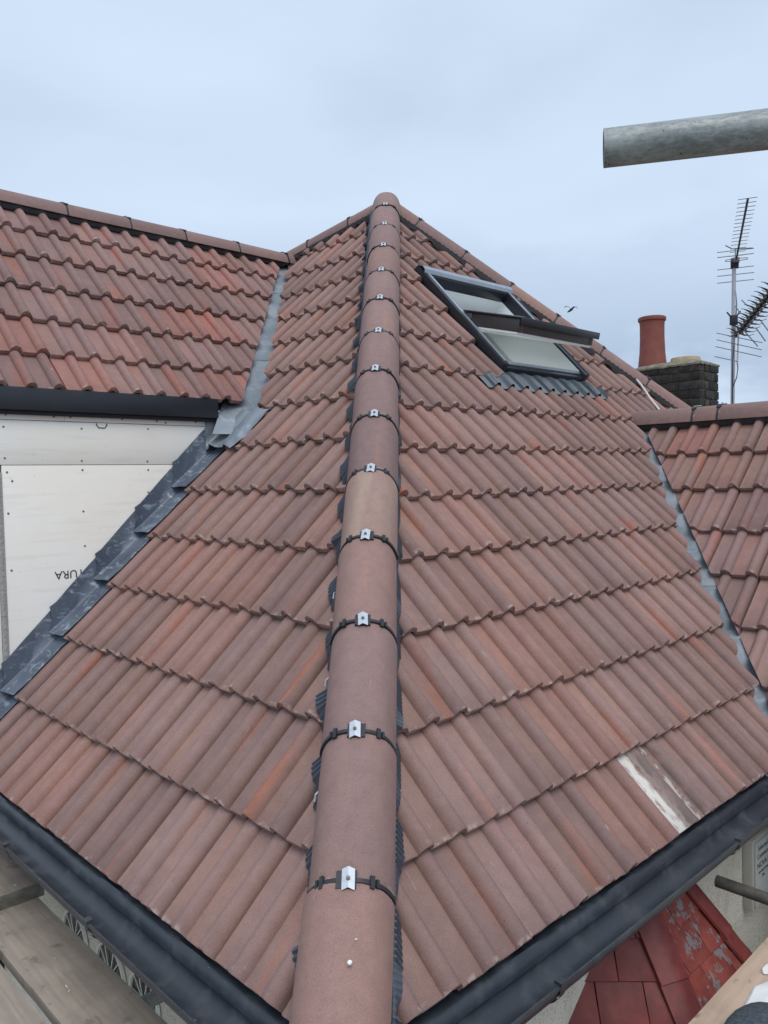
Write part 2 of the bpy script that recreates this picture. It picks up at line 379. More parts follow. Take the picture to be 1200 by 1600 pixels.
def solid_sheet(bm, grid, off):
    n = len(grid); m_ = len(grid[0]); off = V(off)
    T = [[bm.verts.new(V(p)) for p in r] for r in grid]; B = [[bm.verts.new(V(p)-off) for p in r] for r in grid]
    for i in range(n-1):
        for j in range(m_-1):
            bm.faces.new((T[i][j], T[i][j+1], T[i+1][j+1], T[i+1][j])); bm.faces.new((B[i][j], B[i+1][j], B[i+1][j+1], B[i][j+1]))
    for j in range(m_-1):
        bm.faces.new((T[0][j], B[0][j], B[0][j+1], T[0][j+1])); bm.faces.new((T[-1][j+1], B[-1][j+1], B[-1][j], T[-1][j]))
    for i in range(n-1):
        bm.faces.new((T[i+1][0], B[i+1][0], B[i][0], T[i][0])); bm.faces.new((T[i][-1], B[i][-1], B[i+1][-1], T[i+1][-1]))
    bmesh.ops.recalc_face_normals(bm, faces=bm.faces)
def poly(bm, pts): bm.faces.new([bm.verts.new(p) for p in pts])

# ------------------------------------------------------------------ the frames of the roof
pL, pR, DC = 0.79629, 0.80887, 0.01198
aL, aR = D(45)+DC, D(45)-DC
eL = V((-math.sin(aL), math.cos(aL), 0)); mL = V((math.cos(aL), math.sin(aL), 0))
eR = V((math.sin(aR), math.cos(aR), 0)); mR = V((-math.cos(aR), math.sin(aR), 0))
UP = V((0, 0, 1))
uL = mL*math.cos(pL) + UP*math.sin(pL); uR = mR*math.cos(pR) + UP*math.sin(pR)
nL = (-eL).cross(uL); nR = eR.cross(uR)
FL = frame(V((0, 0, 0)), -eL, uL, nL); FR = frame(V((0, 0, 0)), eR, uR, nR)
HIP = nL.cross(nR); HIP = HIP if HIP.y > 0 else -HIP; HIP.normalize()
kL = HIP.dot(eL)/HIP.dot(uL); kR = HIP.dot(eR)/HIP.dot(uR)
TAP = 6.05; APEX = HIP*TAP
P2 = eL*2.845 + uL*2.426; P1 = eL*4.218 + uL*4.425
nE = mL.cross(P1-P2); nE = (nE if nE.z > 0 else -nE).normalized(); uE = nE.cross(mL); FE = frame(P2, mL, uE, nE)
P3 = eR*4.35 + uR*2.347; P4 = eR*2.869 + uR*.258
nF = mR.cross(P3-P4); nF = (nF if nF.z > 0 else -nF).normalized(); uF = nF.cross(-mR); FF = frame(P3, -mR, uF, nF)
def L_(s, v, n=0.0): return eL*s + uL*v + nL*n
def R_(s, v, n=0.0): return eR*s + uR*v + nR*n
def E_(x, y, n=0.0): return FE @ V((x, y, n))
def F_(x, y, n=0.0): return FF @ V((x, y, n))
vL = [0, .35978, .73044, 1.08522, 1.4411, 1.7907, 2.14934, 2.49171, 2.84469, 3.20355, 3.54548, 3.88779, 4.24232, 4.58654, 4.86]
vR = [0, .33161, .68194, 1.0292, 1.36934, 1.70874, 2.03056, 2.37028, 2.71695, 3.06807, 3.41676, 3.77268, 4.1293, 4.46332, 4.74]

# ------------------------------------------------------------------ ground
bm = bmesh.new(); poly(bm, [(-900, -900, -5.4), (900, -900, -5.4), (900, 900, -5.4), (-900, 900, -5.4)])
tag(put('ground', tomesh('ground', bm, 'ground')), 'paved yard far below the eaves', None, None, 'structure')

# ------------------------------------------------------------------ tiles
TW = 0.29706; WR = TW/2; STEP = 0.034; TLEN = 0.42; RH = 0.035; RW = 0.0310
def prof(x):
    x0 = x
    x = x % WR; c = WR - RW - (.009 if x0 % TW > WR else .004); u = (x-c)/RW
    if abs(u) >= 1: return 0.0012*math.cos((x/(WR-2*RW)-.5)*math.pi)*-1
    return RH*max(0, 1-u*u)**.52
xs = []
for rr in range(2):
    b0 = rr*WR; c = b0 + WR - RW - (.009 if rr else .004)
    xs += [b0+.0016 if rr == 0 else b0+.001, b0+.022, b0+.05, c-RW]
    xs += [c + RW*u for u in (-.97, -.88, -.72, -.45, -.15, .15, .45, .72, .88, .97, 1.0)]
def tile_bm(jit=0):
    bm = bmesh.new()
    ys = [(0.0, -.0035), (.0035, 0.0), (.14, 0), (.28, 0), (TLEN, 0)]
    top = [[bm.verts.new((x, y + (jit*(noise.noise(V((x*55+jit*900, 0, jit*77)))*.0018) if i == 0 else 0), prof(x)+dz + (jit*.0012*noise.noise(V((x*30, 5, jit*50))) if i < 2 else 0))) for x in xs] for i, (y, dz) in enumerate(ys)]
    bot0 = [bm.verts.new((x, 0.002, prof(x)*.96-.027)) for x in xs]
    bot1 = [bm.verts.new((x, TLEN, prof(x)*.96-.021)) for x in xs]
    n = len(xs)
    for i in range(len(ys)-1):
        for j in range(n-1): bm.faces.new((top[i][j], top[i][j+1], top[i+1][j+1], top[i+1][j]))
    for j in range(n-1):
        bm.faces.new((bot0[j], bot0[j+1], top[0][j+1], top[0][j])); bm.faces.new((bot1[j], bot1[j+1], bot0[j+1], bot0[j]))
    bm.faces.new([bot0[0]] + [top[i][0] for i in range(len(ys))] + [bot1[0]])
    bm.faces.new(([bot0[-1]] + [top[i][-1] for i in range(len(ys))] + [bot1[-1]])[::-1])
    return bm
TILES = {}
def tile_mesh(mat, k):
    if (mat, k) not in TILES: TILES[(mat, k)] = tomesh('tile', tile_bm((k+1)*.5), mat, 50)
    return TILES[(mat, k)]
PITCHROT = Matrix.Rotation(-math.atan(STEP/.345), 4, 'X')
def lay(F, parent, x, y, mat, cuts=(), sx_=1.0):
    """one tile with its tail-left corner at (x, y) of the frame; cuts = half planes (px, py, nx, ny), kept where n.(p-P) <= 0"""
    j = (rnd.uniform(-.0015, .0015), rnd.uniform(-.003, .003), rnd.uniform(-.0015, .0015), rnd.uniform(-.004, .004), rnd.uniform(-.004, .004))
    corners = [(x+a, y+b) for a in (0, TW*sx_) for b in (0, TLEN)]; need = []
    for c in cuts:
        ds = [(p[0]-c[0])*c[2] + (p[1]-c[1])*c[3] for p in corners]
        if min(ds) >= -.004: return None
        if max(ds) > 0.0: need.append(c)
    m = F @ Matrix.Translation((x+j[0], y+j[1], j[2])) @ Matrix.Rotation(j[3], 4, 'Z') @ Matrix.Rotation(j[4], 4, 'Y') @ PITCHROT @ Matrix.Diagonal((sx_, 1, 1, 1))
    if not need: return put('tile', tile_mesh(mat, rnd.randrange(6)), parent, m)
    bm = tile_bm(rnd.random()*3); inv = m.inverted()
    for c in need:
        co = inv @ (F @ V((c[0], c[1], 0))); no = (inv.to_3x3() @ (F.to_3x3() @ V((c[2], c[3], 0)))).normalized()
        g = list(bm.verts) + list(bm.edges) + list(bm.faces)
        r = bmesh.ops.bisect_plane(bm, geom=g, plane_co=co, plane_no=no, clear_outer=True, dist=1e-5)
        ed = [e_ for e_ in r['geom_cut'] if isinstance(e_, bmesh.types.BMEdge) and e_.is_valid]
        try: bmesh.ops.holes_fill(bm, edges=ed, sides=0)
        except Exception: pass
    if len(bm.faces) < 4: bm.free(); return None
    area = sum(f.calc_area() for f in bm.faces)
    if area < .004: bm.free(); return None
    return put('tile', tomesh('tile', bm, mat, 50), parent, m)
def line_cut(p, q, keep):
    """half plane through p, q keeping the side of point keep"""
    n = V((q[1]-p[1], -(q[0]-p[0]))).normalized()
    if (keep[0]-p[0])*n.x + (keep[1]-p[1])*n.y > 0: n = -n
    return (p[0], p[1], n.x, n.y)

# ================================================================== main house
house = thing('hipped_house', V((0.3, 3.2, -5.4)), 'house with brown hipped tile roof whose hip points at the viewer', 'house')
# walls below the eaves
S = 6.9
def plan(s_, a, o): return (eL*s_ + mL*o) if a == 'L' else (eR*s_ + mR*o)
OV = 0.20
def wallpts(z, inset):
    c0 = V((0, 0, 0)) + mL*0
    # corner of two inset lines
    A = eL*0 + mL*inset; B = mR*inset
    d = B-A; # solve A + a*eL = B + b*eR
    det = eL.x*(-eR.y) - eL.y*(-eR.x)
    a = (d.x*(-eR.y) - d.y*(-eR.x))/det
    return A + eL*a + V((0, 0, z))
cor = wallpts(0, OV)
wq = [cor, cor + eR*(S-2*OV), cor + eR*(S-2*OV) + eL*(S-2*OV), cor + eL*(S-2*OV)]
bm = bmesh.new()
lo = [bm.verts.new(p + V((0, 0, -5.42))) for p in wq]; hi = [bm.verts.new(p + V((0, 0, -.155))) for p in wq]
for i in range(4): bm.faces.new((lo[i], lo[(i+1) % 4], hi[(i+1) % 4], hi[i]))
bm.faces.new(hi)
bmesh.ops.recalc_face_normals(bm, faces=bm.faces)
hwall = put('wall', tomesh('wall', bm, 'dash'), house); hwall['label'] = 'off-white pebbledash wall under the gutters'

def underlay(F, quads, name, parent, mat='felt', n=-.085):
    bm = bmesh.new()
    for qd in quads: poly(bm, [F @ V((x, y, n)) for x, y in qd])
    return put(name, tomesh(name, bm, mat), parent)
fhL = lambda v: 3.41 + (5.0-v)*(4.35-3.41)/(5.02-4.66)     # far ridge of the left slope
fhR = lambda v: 3.4957 + .729*(4.938-v)
slopeL = underlay(FL, [[(-.0, 0), (-kL*4.95, 4.95), (-4.6, 4.5), (-3.05, 2.3), (-3.05, 0)]], 'roof_slope', house)
slopeL['label'] = 'roof slope on the side of the cement board wall'
WX0, WX1, WY0, WY1 = 3.075, 4.095, 2.79, 3.86
slopeR = underlay(FR, [[(0, 0), (kR*2.8, 2.8), (fhR(2.8), 2.8), (fhR(2.2), 2.2), (4.25, 2.2), (2.75, 0)],
                       [(kR*2.8, 2.8), (WX0+.03, 2.8), (WX0+.03, 3.84), (kR*3.84, 3.84)],
                       [(WX1-.03, 2.8), (fhR(2.8), 2.8), (fhR(3.84), 3.84), (WX1-.03, 3.84)],
                       [(kR*3.84, 3.84), (fhR(3.84), 3.84), (kR*4.93, 4.93)]], 'roof_slope', house)
slopeR['label'] = 'roof slope carrying the open roof window'
# left slope
JL = 0.56; TWL = .306
hipcutL = line_cut((-kL*0 - .028, 0), (-kL*5 - .028, 5), (-3, 1))
fhcutL = line_cut((-3.41, 4.96), (-4.35, 4.60), (-3.4, 3))
valL = line_cut((-2.795, 2.526), (-4.085, 4.345), (-2.5, 3.5))
flL = line_cut((-2.857, 0), (-2.857, 3), (-2, 1))
for k in range(14):
    y = vL[k]; cuts = [hipcutL, fhcutL]
    cuts.append(flL if k < 7 else valL)
    if k == 6: cuts[-1] = line_cut((-2.80, 0), (-2.80, 3), (-2, 1))
    for i in range(-12, 20):
        x = -(JL + TWL*i)      # joint on the hip side of a roll
        lay(FL, slopeL, x - TWL, y, 'tile', cuts, TWL/TW)
# right slope
JR = 0.69
hipcutR = line_cut((.028, 0), (kR*5+.028, 5), (3, 1))
fhcutR = line_cut((fhR(4.9)-.04, 4.9), (fhR(0)-.04, 0), (3, 1))
valR = line_cut((4.273, 2.287), (3.551, 1.364), (2, 2)); valR2 = line_cut((3.551, 1.364), (2.80, .22), (2, 2))
for k in range(14):
    y = vR[k]; base = [hipcutR, fhcutR]
    if k < 4: base.append(valR2)
    elif k < 7: base.append(valR)
    for i in range(-3, 18):
        x = JR + TW*i
        mat = 'tile'
        if k == 0 and abs(x - 1.581) < .01: mat = 'tile_stain'
        if 8 <= k <= 11 and x + TW > WX0 and x < WX1:
            if x < WX0: lay(FR, slopeR, x, y, mat, base + [(WX0-.012, 0, 1, 0)])
            if x + TW > WX1: lay(FR, slopeR, x, y, mat, base + [(WX1+.012, 0, -1, 0)])
            if k == 11:
                lay(FR, slopeR, x, y, mat, base + [(0, WY1+.05, 0, -1), (WX0-.012, 0, -1, 0), (WX1+.012, 0, 1, 0)])
            continue
        lay(FR, slopeR, x, y, mat, base)
# hidden back slopes close the roof
bm = bmesh.new()
bL = eL*6.9 + V((0, 0, -.03)); bR = eR*6.9 + V((0, 0, -.03)); bk = eL*6.9 + eR*6.9 + V((0, 0, -.03)); ap = APEX - V((0, 0, .10))
rL = L_(4.62, 4.42, -.09)
for t_ in ((bR, bk, ap), (bk, bL, rL, ap)): poly(bm, t_)
bslope = put('rear_slope', tomesh('rear_slope', bm, 'tile'), house)
# ------------------------------------------------------------------ caps
CW, CH = 0.114, 0.120
def cap_profile(r=0.0, n=18, a=90):
    out = []
    for i in range(n+1):
        f = D(-a + 2*a*i/n); out.append(((CW+r)*math.sin(f), (CH+r)*((1-abs(math.sin(f))**2.6)**.62 if abs(f) < D(89.9) else 0) - .012))
    return out
def cap_mesh(length, mat='cap', seed=0):
    bm = bmesh.new(); o = cap_profile(); i_ = cap_profile(-.014); n = len(o); rows = []
    for y in (0, .006, length*.5, length-.006, length):
        q_ = -.0025 if y in (0, length) else 0
        rows.append([bm.verts.new((p[0]*(1+q_*4), y, p[1]+q_)) for p in o])
    inn = [[bm.verts.new((p[0], y, p[1])) for p in i_] for y in (0, length)]
    for a in range(len(rows)-1):
        for j in range(n-1): bm.faces.new((rows[a][j], rows[a][j+1], rows[a+1][j+1], rows[a+1][j]))
    for j in range(n-1):
        bm.faces.new((inn[0][j], inn[0][j+1], rows[0][j+1], rows[0][j])); bm.faces.new((rows[-1][j], rows[-1][j+1], inn[1][j+1], inn[1][j]))
        bm.faces.new((inn[1][j], inn[1][j+1], inn[0][j+1], inn[0][j]))
    for j in (0, n-1): bm.faces.new([rows[a][j] for a in range(len(rows))] + [inn[1][j], inn[0][j]])
    bmesh.ops.recalc_face_normals(bm, faces=bm.faces)
    return tomesh('cap', bm, mat, 45)
def strap_mesh():
    bm = bmesh.new(); a = cap_profile(.0035, 26); b = cap_profile(-.02, 26); rows = []
    for (pr, y) in ((b, -.005), (a, -.0055), (a, .0055), (b, .005)): rows.append([(p[0], y, p[1]) for p in pr])
    sheet(bm, rows)
    # joining lugs either side
    for sg in (-1, 1):
        for dx, wx, ln in ((.062, .0060, .016), (.074, .0040, .010)):
            f = math.asin(min(.999, dx/CW)); z = CH*math.cos(f)**.86-.012
            m = frame(V((sg*dx, 0, z)), V((math.cos(f), 0, -sg*math.sin(f))), V((0, 1, 0)), V((sg*math.sin(f), 0, math.cos(f))))
            box(bm, m, -wx, wx, -ln, ln, -.004, .0085)
    box(bm, I4, -.026, .026, -.023, .023, CH-.0155, CH-.0075)
    return tomesh('strap', bm, 'strap', 40)
def clip_mesh():
    bm = bmesh.new(); z = CH-.0055; n = 7; rows = []
    for (y, k) in ((-.028, 1), (.026, 1)):
        rows.append([(-.0165+.033*i/(n-1), y + (.0055*max(0, 1-abs(2*i/(n-1)-1)*1.0)), z + .0045*(1-abs(2*i/(n-1)-1))) for i in range(n)])
    solid_sheet(bm, rows, (0, 0, .0015))
    return tomesh('clip', bm, 'clip', 20)
def screw_mesh():
    bm = bmesh.new(); z = CH + .0015
    tube(bm, [(0, 0, z-.004), (0, 0, z+.0015)], .0055, 12); tube(bm, [(0, 0, z+.001), (0, 0, z+.0045)], .0032, 6)
    return tomesh('screw', bm, 'screw')
STRAP, CLIP, SCREW = strap_mesh(), clip_mesh(), screw_mesh()
def cap_chain(parent, name, A, dirv, N, joints, drop=0.0, slim=1.0):
    """caps laid end to end from joint to joint (distances along dirv from A); a union strap, clip and screw on every joint"""
    dirv = dirv.normalized(); X = dirv.cross(N).normalized(); Nn = X.cross(dirv)
    for i in range(len(joints)-1):
        a, b = joints[i], joints[i+1]
        j = Matrix.Rotation(rnd.uniform(-.009, .009), 4, 'Z') @ Matrix.Rotation(rnd.uniform(-.03, .03), 4, 'Y') @ Matrix.Rotation(rnd.uniform(-.006, .006), 4, 'X')
        m = frame(A + dirv*a + Nn*(drop + rnd.uniform(-.002, .002)), X, dirv, Nn) @ j @ Matrix.Diagonal((slim, 1, slim, 1))
        if name == 'hip_tile' and i == 0 and slim == 1.0: m = m @ Matrix.Translation((0, b-a, 0)) @ Matrix.Rotation(-.030, 4, 'Z') @ Matrix.Diagonal((1.04, 1, 1, 1)) @ Matrix.Translation((0, a-b, 0))
        me = cap_mesh(b-a-.008, 'cap_tan' if (name == 'hip_tile' and slim == 1.0 and i == 4) else 'cap_pink' if (name == 'hip_tile' and slim == 1.0 and i == 0) else 'cap')
        c = put(name, me, parent, m)
        if i > 0:
            mt = Matrix.Rotation(rnd.uniform(-.05, .05), 4, 'Y') @ Matrix.Rotation(rnd.uniform(-.07, .07), 4, 'Z')
            off = Matrix.Translation((0, -.003, 0))
            put('union_strap', STRAP, c, m @ off); put('clip', CLIP, c, m @ off @ mt); put('clip_screw', SCREW, c, m @ off @ mt)
    return m
jn = [-.085] + [0.36775 + .44414*i for i in range(13)] + [6.03]
HN = X_ = None
hx = V((1, 0, 0)); HN = hx.cross(HIP).normalized()
cap_chain(house, 'hip_tile', V((-.013, 0, 0)), HIP*3 + V((.013, 0, 0)), HN, jn, .012)
# the lowest cap is fixed by a screw of its own
low = [o for o in bpy.data.objects if o.name == 'hip_tile'][0]
low['label'] = 'lowest hip tile, pinker than the others, with a bare screw head'
_b = bmesh.new(); tube(_b, [(0, 0, CH-.006), (0, 0, CH+.003)], .0052, 16); tube(_b, [(0, 0, CH+.002), (0, 0, CH+.0045)], .0035, 6); FSCREW = tomesh('fixing_screw', _b, 'clip')
sm = frame(HIP*.165 + HN*.0135, hx, HIP, HN); put('fixing_screw', FSCREW, low, sm @ Matrix.Translation((.005, 0, 0)))
for t_, x_, a_ in ((.222, .016, .0035),):
    zc = CH*math.sqrt(max(0, 1-(x_/CW)**2)) - .012 + .012
    bm = bmesh.new(); box(bm, frame(HIP*t_ + hx*x_ + HN*(zc+.001), hx, HIP, HN) @ Matrix.Rotation(a_*60, 4, 'Z'), -a_*.8, a_*.8, -a_*.4, a_*.4, -.003, .0025, .0008)
    put('mortar_chip', tomesh('mortar_chip', bm, 'white_spill'), low)
# far ridge (left slope top) and far hip (right slope)
endL = L_(4.62, 4.56); dl = endL - APEX
cap_chain(house, 'ridge_tile', APEX + V((0, 0, -.03)), dl, UP, [.04, .33, .78, 1.25], -.005, .78)
fe = R_(fhR(1.9), 1.9); dfr = fe - APEX
nfr = (nR + V((.7, .7, 1.0)).normalized()).normalized()
cap_chain(house, 'hip_tile', APEX + V((0, 0, -.02)), dfr, nfr, [.03] + [.30+.46*i for i in range(8)], .006, .78)
# skirts of the dry hip, pleated and dressed down on the tiles
def surf(x, v, J, vv, sgn):
    k = max(i for i in range(len(vv)) if vv[i] <= max(v, 0)+1e-6) if v > 0 else 0
    nx = vv[k+1] if k+1 < len(vv) else vv[k]+.34
    return prof((x-J)) - STEP*min(1.2, (v-vv[k])/(nx-vv[k]))
def skirt(side):
    bm = bmesh.new(); rows = [[], [], [], []]; t = -.06; step = .0042; i = 0
    while t < 5.95:
        base = HIP*t
        s_h = t*HIP.dot(eL if side == 'L' else eR); v_h = t*HIP.dot(uL if side == 'L' else uR)
        Pq = base + (nL.cross(HIP).normalized() if nL.cross(HIP).dot(eL) > 0 else -nL.cross(HIP).normalized())*.13 if side == 'L' else base + (nR.cross(HIP).normalized() if nR.cross(HIP).dot(eR) > 0 else -nR.cross(HIP).normalized())*.13
        hq = prof((-(Pq.dot(eL))+JL)*TW/TWL) if side == 'L' else prof(Pq.dot(eR)-JR)
        hq2 = prof((-(Pq.dot(eL))+JL)*TW/TWL+.016) if side == 'L' else prof(Pq.dot(eR)-JR+.016)
        wob = max(0.0, 1 - max(hq, hq2)/.030); wob = max(0.0, min(1.0, (wob-.35)/.2)); wob = wob*wob*(3-2*wob)
        wid = (.002 + .046*wob if side == 'L' else .014 + .022*wob) + .003*noise.noise(V((t*9, 3 if side == 'L' else 8, 0)))
        ple = (.0045 if (i//2) % 2 else -.0045)*(.4+.6*wob)
        # outward direction in the slope, at right angles to the hip
        if side == 'L': out = (-(nL.cross(HIP))).normalized(); out = out if out.dot(eL) > 0 else -out; n_ = nL
        else: out = nR.cross(HIP).normalized(); out = out if out.dot(eR) > 0 else -out; n_ = nR
        d0_ = .121 if side == 'L' else .108; d1 = d0_ + wid
        P = base + out*d1
        if side == 'L': z1 = surf(-(P.dot(eL)), P.dot(uL), -JL, vL, -1)
        else: z1 = surf(P.dot(eR), P.dot(uR), JR, vR, 1)
        z1 = max(z1, -.02)
        rows[0].append(base + out*.085 + n_*.050)
        rows[1].append(base + out*(d0_-.012) + n_*(.046+ple))
        rows[2].append(base + out*(d0_+wid*.5) + n_*(z1*.6+.022+ple))
        rows[3].append(base + out*d1 + n_*(z1+.008+ple*.7))
        t += step; i += 1
    sheet(bm, rows); bmesh.ops.recalc_face_normals(bm, faces=bm.faces)
    return put('hip_skirt', tomesh('hip_skirt', bm, 'roll', 15), house)
skirt('L'); skirt('R')
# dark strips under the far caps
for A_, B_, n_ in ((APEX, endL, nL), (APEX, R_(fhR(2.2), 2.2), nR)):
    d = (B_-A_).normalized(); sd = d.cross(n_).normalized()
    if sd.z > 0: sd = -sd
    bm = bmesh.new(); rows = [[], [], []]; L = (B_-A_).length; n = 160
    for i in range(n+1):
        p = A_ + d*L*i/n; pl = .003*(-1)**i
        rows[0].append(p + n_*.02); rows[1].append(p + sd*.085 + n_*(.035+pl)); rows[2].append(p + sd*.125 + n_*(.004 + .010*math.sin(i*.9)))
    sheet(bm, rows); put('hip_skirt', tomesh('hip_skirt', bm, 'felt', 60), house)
# small silver verge clips beside the hip
for t, o_ in ((.70, .135), (1.13, .135), (1.55, .135)):
    out = nL.cross(HIP).normalized(); out = out if out.dot(eL) > 0 else -out
    m = frame(HIP*t + out*o_ + nL*.012, -eL, uL, nL); bm = bmesh.new()
    tube(bm, [(.0, -.012, -.005), (.0, -.016, .012), (.0, 0, .022), (0, .016, .016)], .004, 8)
    put('hook_clip', tomesh('hook_clip', bm, 'clip'), house, m)

# ------------------------------------------------------------------ gutters, fascia
def gutter(ed, md, s1, nm, brackets):
    GC, GR, GZ = .058, .060, -.066
    out = -md
    def pt(s_, o, z): return ed*(s_) + out*o + V((0, 0, z))
    prf = []
    for k in range(15):
        a = math.pi*k/14; prf.append((GC - GR*math.cos(a), GZ - GR*1.02*math.sin(a)))
    prf = [(GC-GR-.001, GZ+.004)] + prf + [(GC+GR+.001, GZ+.004), (GC+GR+.007, GZ+.004), (GC+GR+.007, GZ-.006), (GC+GR+.002, GZ-.007)]
    for k in range(13, 0, -1):
        a = math.pi*k/14; prf.append((GC - (GR+.003)*math.cos(a), GZ - (GR+.003)*1.02*math.sin(a)))
    prf.append((GC-GR-.004, GZ+.004))
    bm = bmesh.new()
    A = [bm.verts.new(pt(-o, o, z)) for o, z in prf]; B = [bm.verts.new(pt(s1, o, z)) for o, z in prf]
    for k in range(len(prf)-1): bm.faces.new((A[k], A[k+1], B[k+1], B[k]))
    bmesh.ops.recalc_face_normals(bm, faces=bm.faces)
    g = put('gutter', tomesh('gutter', bm, 'black', 50), house)
    g['label'] = nm
    for sb in brackets:
        bm = bmesh.new(); rows = []
        for ds in (-.014, .014):
            rows.append([pt(sb+ds, GC - (GR+.008)*math.cos(math.pi*k/16), GZ - (GR+.008)*math.sin(math.pi*k/16)) for k in range(17)] + [pt(sb+ds, GC+GR+.010, GZ+.008), pt(sb+ds, GC+GR-.010, GZ+.010), pt(sb+ds, GC+GR-.012, GZ+.001)])
        sheet(bm, rows); box(bm, frame(pt(sb, 0, 0), ed, out, UP), -.014, .014, GC+GR-.012, GC+GR+.012, GZ+.005, GZ+.012)
        put('bracket', tomesh('bracket', bm, 'black', 50), g)
    # fascia board and the eaves tray lapping into the gutter
    bm = bmesh.new()
    fr = [pt(-o, o, z) for o, z in ((-.004, -.045), (-.004, -.16), (-.024, -.16), (-.024, -.045))]
    fb = [pt(s1, o, z) for o, z in ((-.004, -.045), (-.004, -.16), (-.024, -.16), (-.024, -.045))]
    va = [bm.verts.new(p) for p in fr]; vb = [bm.verts.new(p) for p in fb]
    for k in range(4): bm.faces.new((va[k], va[(k+1) % 4], vb[(k+1) % 4], vb[k]))
    put('fascia', tomesh('fascia', bm, 'fascia'), house)
    bm = bmesh.new(); tr = [(-.10, -.045), (-.012, -.034), (.004, -.048), (.008, -.075)]
    n = 60; rows = []
    for i in range(n+1):
        f = i/n; row = []
        for kk, (o, z) in enumerate(tr): row.append(pt(-o*(1-f) + s1*f, o, z + (.0015*math.sin(i*.55+kk) if kk else 0)))
        rows.append(row)
    sheet(bm, rows); put('eaves_tray', tomesh('eaves_tray', bm, 'black', 50), house)
    bm = bmesh.new(); poly(bm, [pt(.02, -.02, -.156), pt(s1, -.02, -.156), pt(s1, -OV-.02, -.156), pt(OV, -OV-.02, -.156)])
    put('soffit', tomesh('soffit', bm, 'soffit'), house)
gutter(eL, mL, 2.93, 'black gutter under the eave nearest the scaffold boards', (.42, .62+.5, 1.88))
gutter(eR, mR, 2.85, 'black gutter above the red painted tiles', (.66, 1.83, 2.7))

# ------------------------------------------------------------------ arched windows in the wall under the left gutter
def fan_window(s0, s1, ztop, lbl):
    c = (s0+s1)/2; hw = (s1-s0)/2
    F = frame(eL*c + mL*(OV-.004) + V((0, 0, ztop-hw)), -eL, UP, -mL)
    bm = bmesh.new(); pts = [(-hw*.93, -.7)] + [(-hw*.93*math.cos(math.pi*k/14), hw*.93*math.sin(math.pi*k/14)) for k in range(15)] + [(hw*.93, -.7)]
    bm.faces.new([bm.verts.new(F @ V((x, y, .004))) for x, y in pts[::-1]])
    o = put('window', None, house); bpy.data.objects.remove(o)
    bmf = bmesh.new(); rows = [[], [], [], []]
    for k in range(17):
        a = math.pi*k/16
        for i, (r, z) in enumerate(((1.0, 0), (1.0, .014), (.95, .014), (.95, .004))): rows[i].append(F @ V((-hw*r*math.cos(a), hw*r*math.sin(a), z)))
    sheet(bmf, rows)
    for a in (45, 70, 110, 135): 
        tube(bmf, [F @ V((0, 0, .010)), F @ V((hw*.95*math.cos(D(a)), hw*.95*math.sin(D(a)), .010))], .0022, 6)
    for x in (-hw*.97, hw*.97): box(bmf, F, x-hw*.035, x+hw*.035, -.7, 0.0, 0, .018)
    box(bmf, F, -hw, hw, -.008, .008, .004, .014)
    bmesh.ops.recalc_face_normals(bm, faces=bm.faces); bmesh.ops.recalc_face_normals(bmf, faces=bmf.faces)
    w_ = put('window', tomesh('window', bmf, 'white'), house); put('pane', tomesh('pane', bm, 'dark_glass'), w_); return w_
fan_window(1.90, 2.14, -.50, ''); fan_window(1.55, 1.80, -.50, ''); fan_window(1.28, 1.50, -.49, '')

# ------------------------------------------------------------------ roof window
rw_bm = bmesh.new(); fwid = .054
def pr(bm, x0, x1, y0, y1, z0, z1, bev=.004): box(bm, FR, x0, x1, y0, y1, z0, z1, bev)
FZ = .056
pr(rw_bm, WX0, WX0+fwid, WY0, WY1, -.03, FZ); pr(rw_bm, WX1-fwid, WX1, WY0, WY1, -.03, FZ)
pr(rw_bm, WX0+fwid-.001, WX1-fwid+.001, WY0, WY0+.05, -.028, FZ-.028); pr(rw_bm, WX0+fwid-.001, WX1-fwid+.001, WY1-.075, WY1, -.028, FZ-.004)
rw = put('roof_window', tomesh('roof_window', rw_bm, 'frame'), house); rw['label'] = 'centre pivot roof window standing open with dark grey cladding'
bm = bmesh.new()   # pale trims on the frame
bm.free()
for dm in ((WX0+fwid-.030, WX0+fwid-.002, WY0+.03, WY1-.03, FZ-.002, FZ+.006), (WX1-fwid+.004, WX1-fwid+.030, WY0+.5, WY1-.03, FZ-.002, FZ+.006), (WX0+fwid, WX1-fwid, WY0+.034, WY0+.052, FZ-.03, FZ-.018)):
    bm = bmesh.new(); pr(bm, *dm, .002); put('frame_trim', tomesh('frame_trim', bm, 'alu'), rw)
bm = bmesh.new()   # hood over the head of the window
hp = [(WY1+.045, .012), (WY1+.03, FZ+.010), (WY1-.012, FZ+.030), (WY1-.045, FZ+.026), (WY1-.062, FZ+.006)]
rows = [[FR @ V((x, y, z)) for y, z in hp] for x in (WX0-.006, (WX0+WX1)/2, WX1+.006)]
solid_sheet(bm, rows, nR*.006); put('hood', tomesh('hood', bm, 'alu', 30), rw)
for xa in (WX0-.008, WX1-.004):
    bm = bmesh.new(); pr(bm, xa, xa+.012, WY0, WY1+.03, 0, FZ+.004, .002); put('side_cover', tomesh('side_cover', bm, 'frame'), rw)
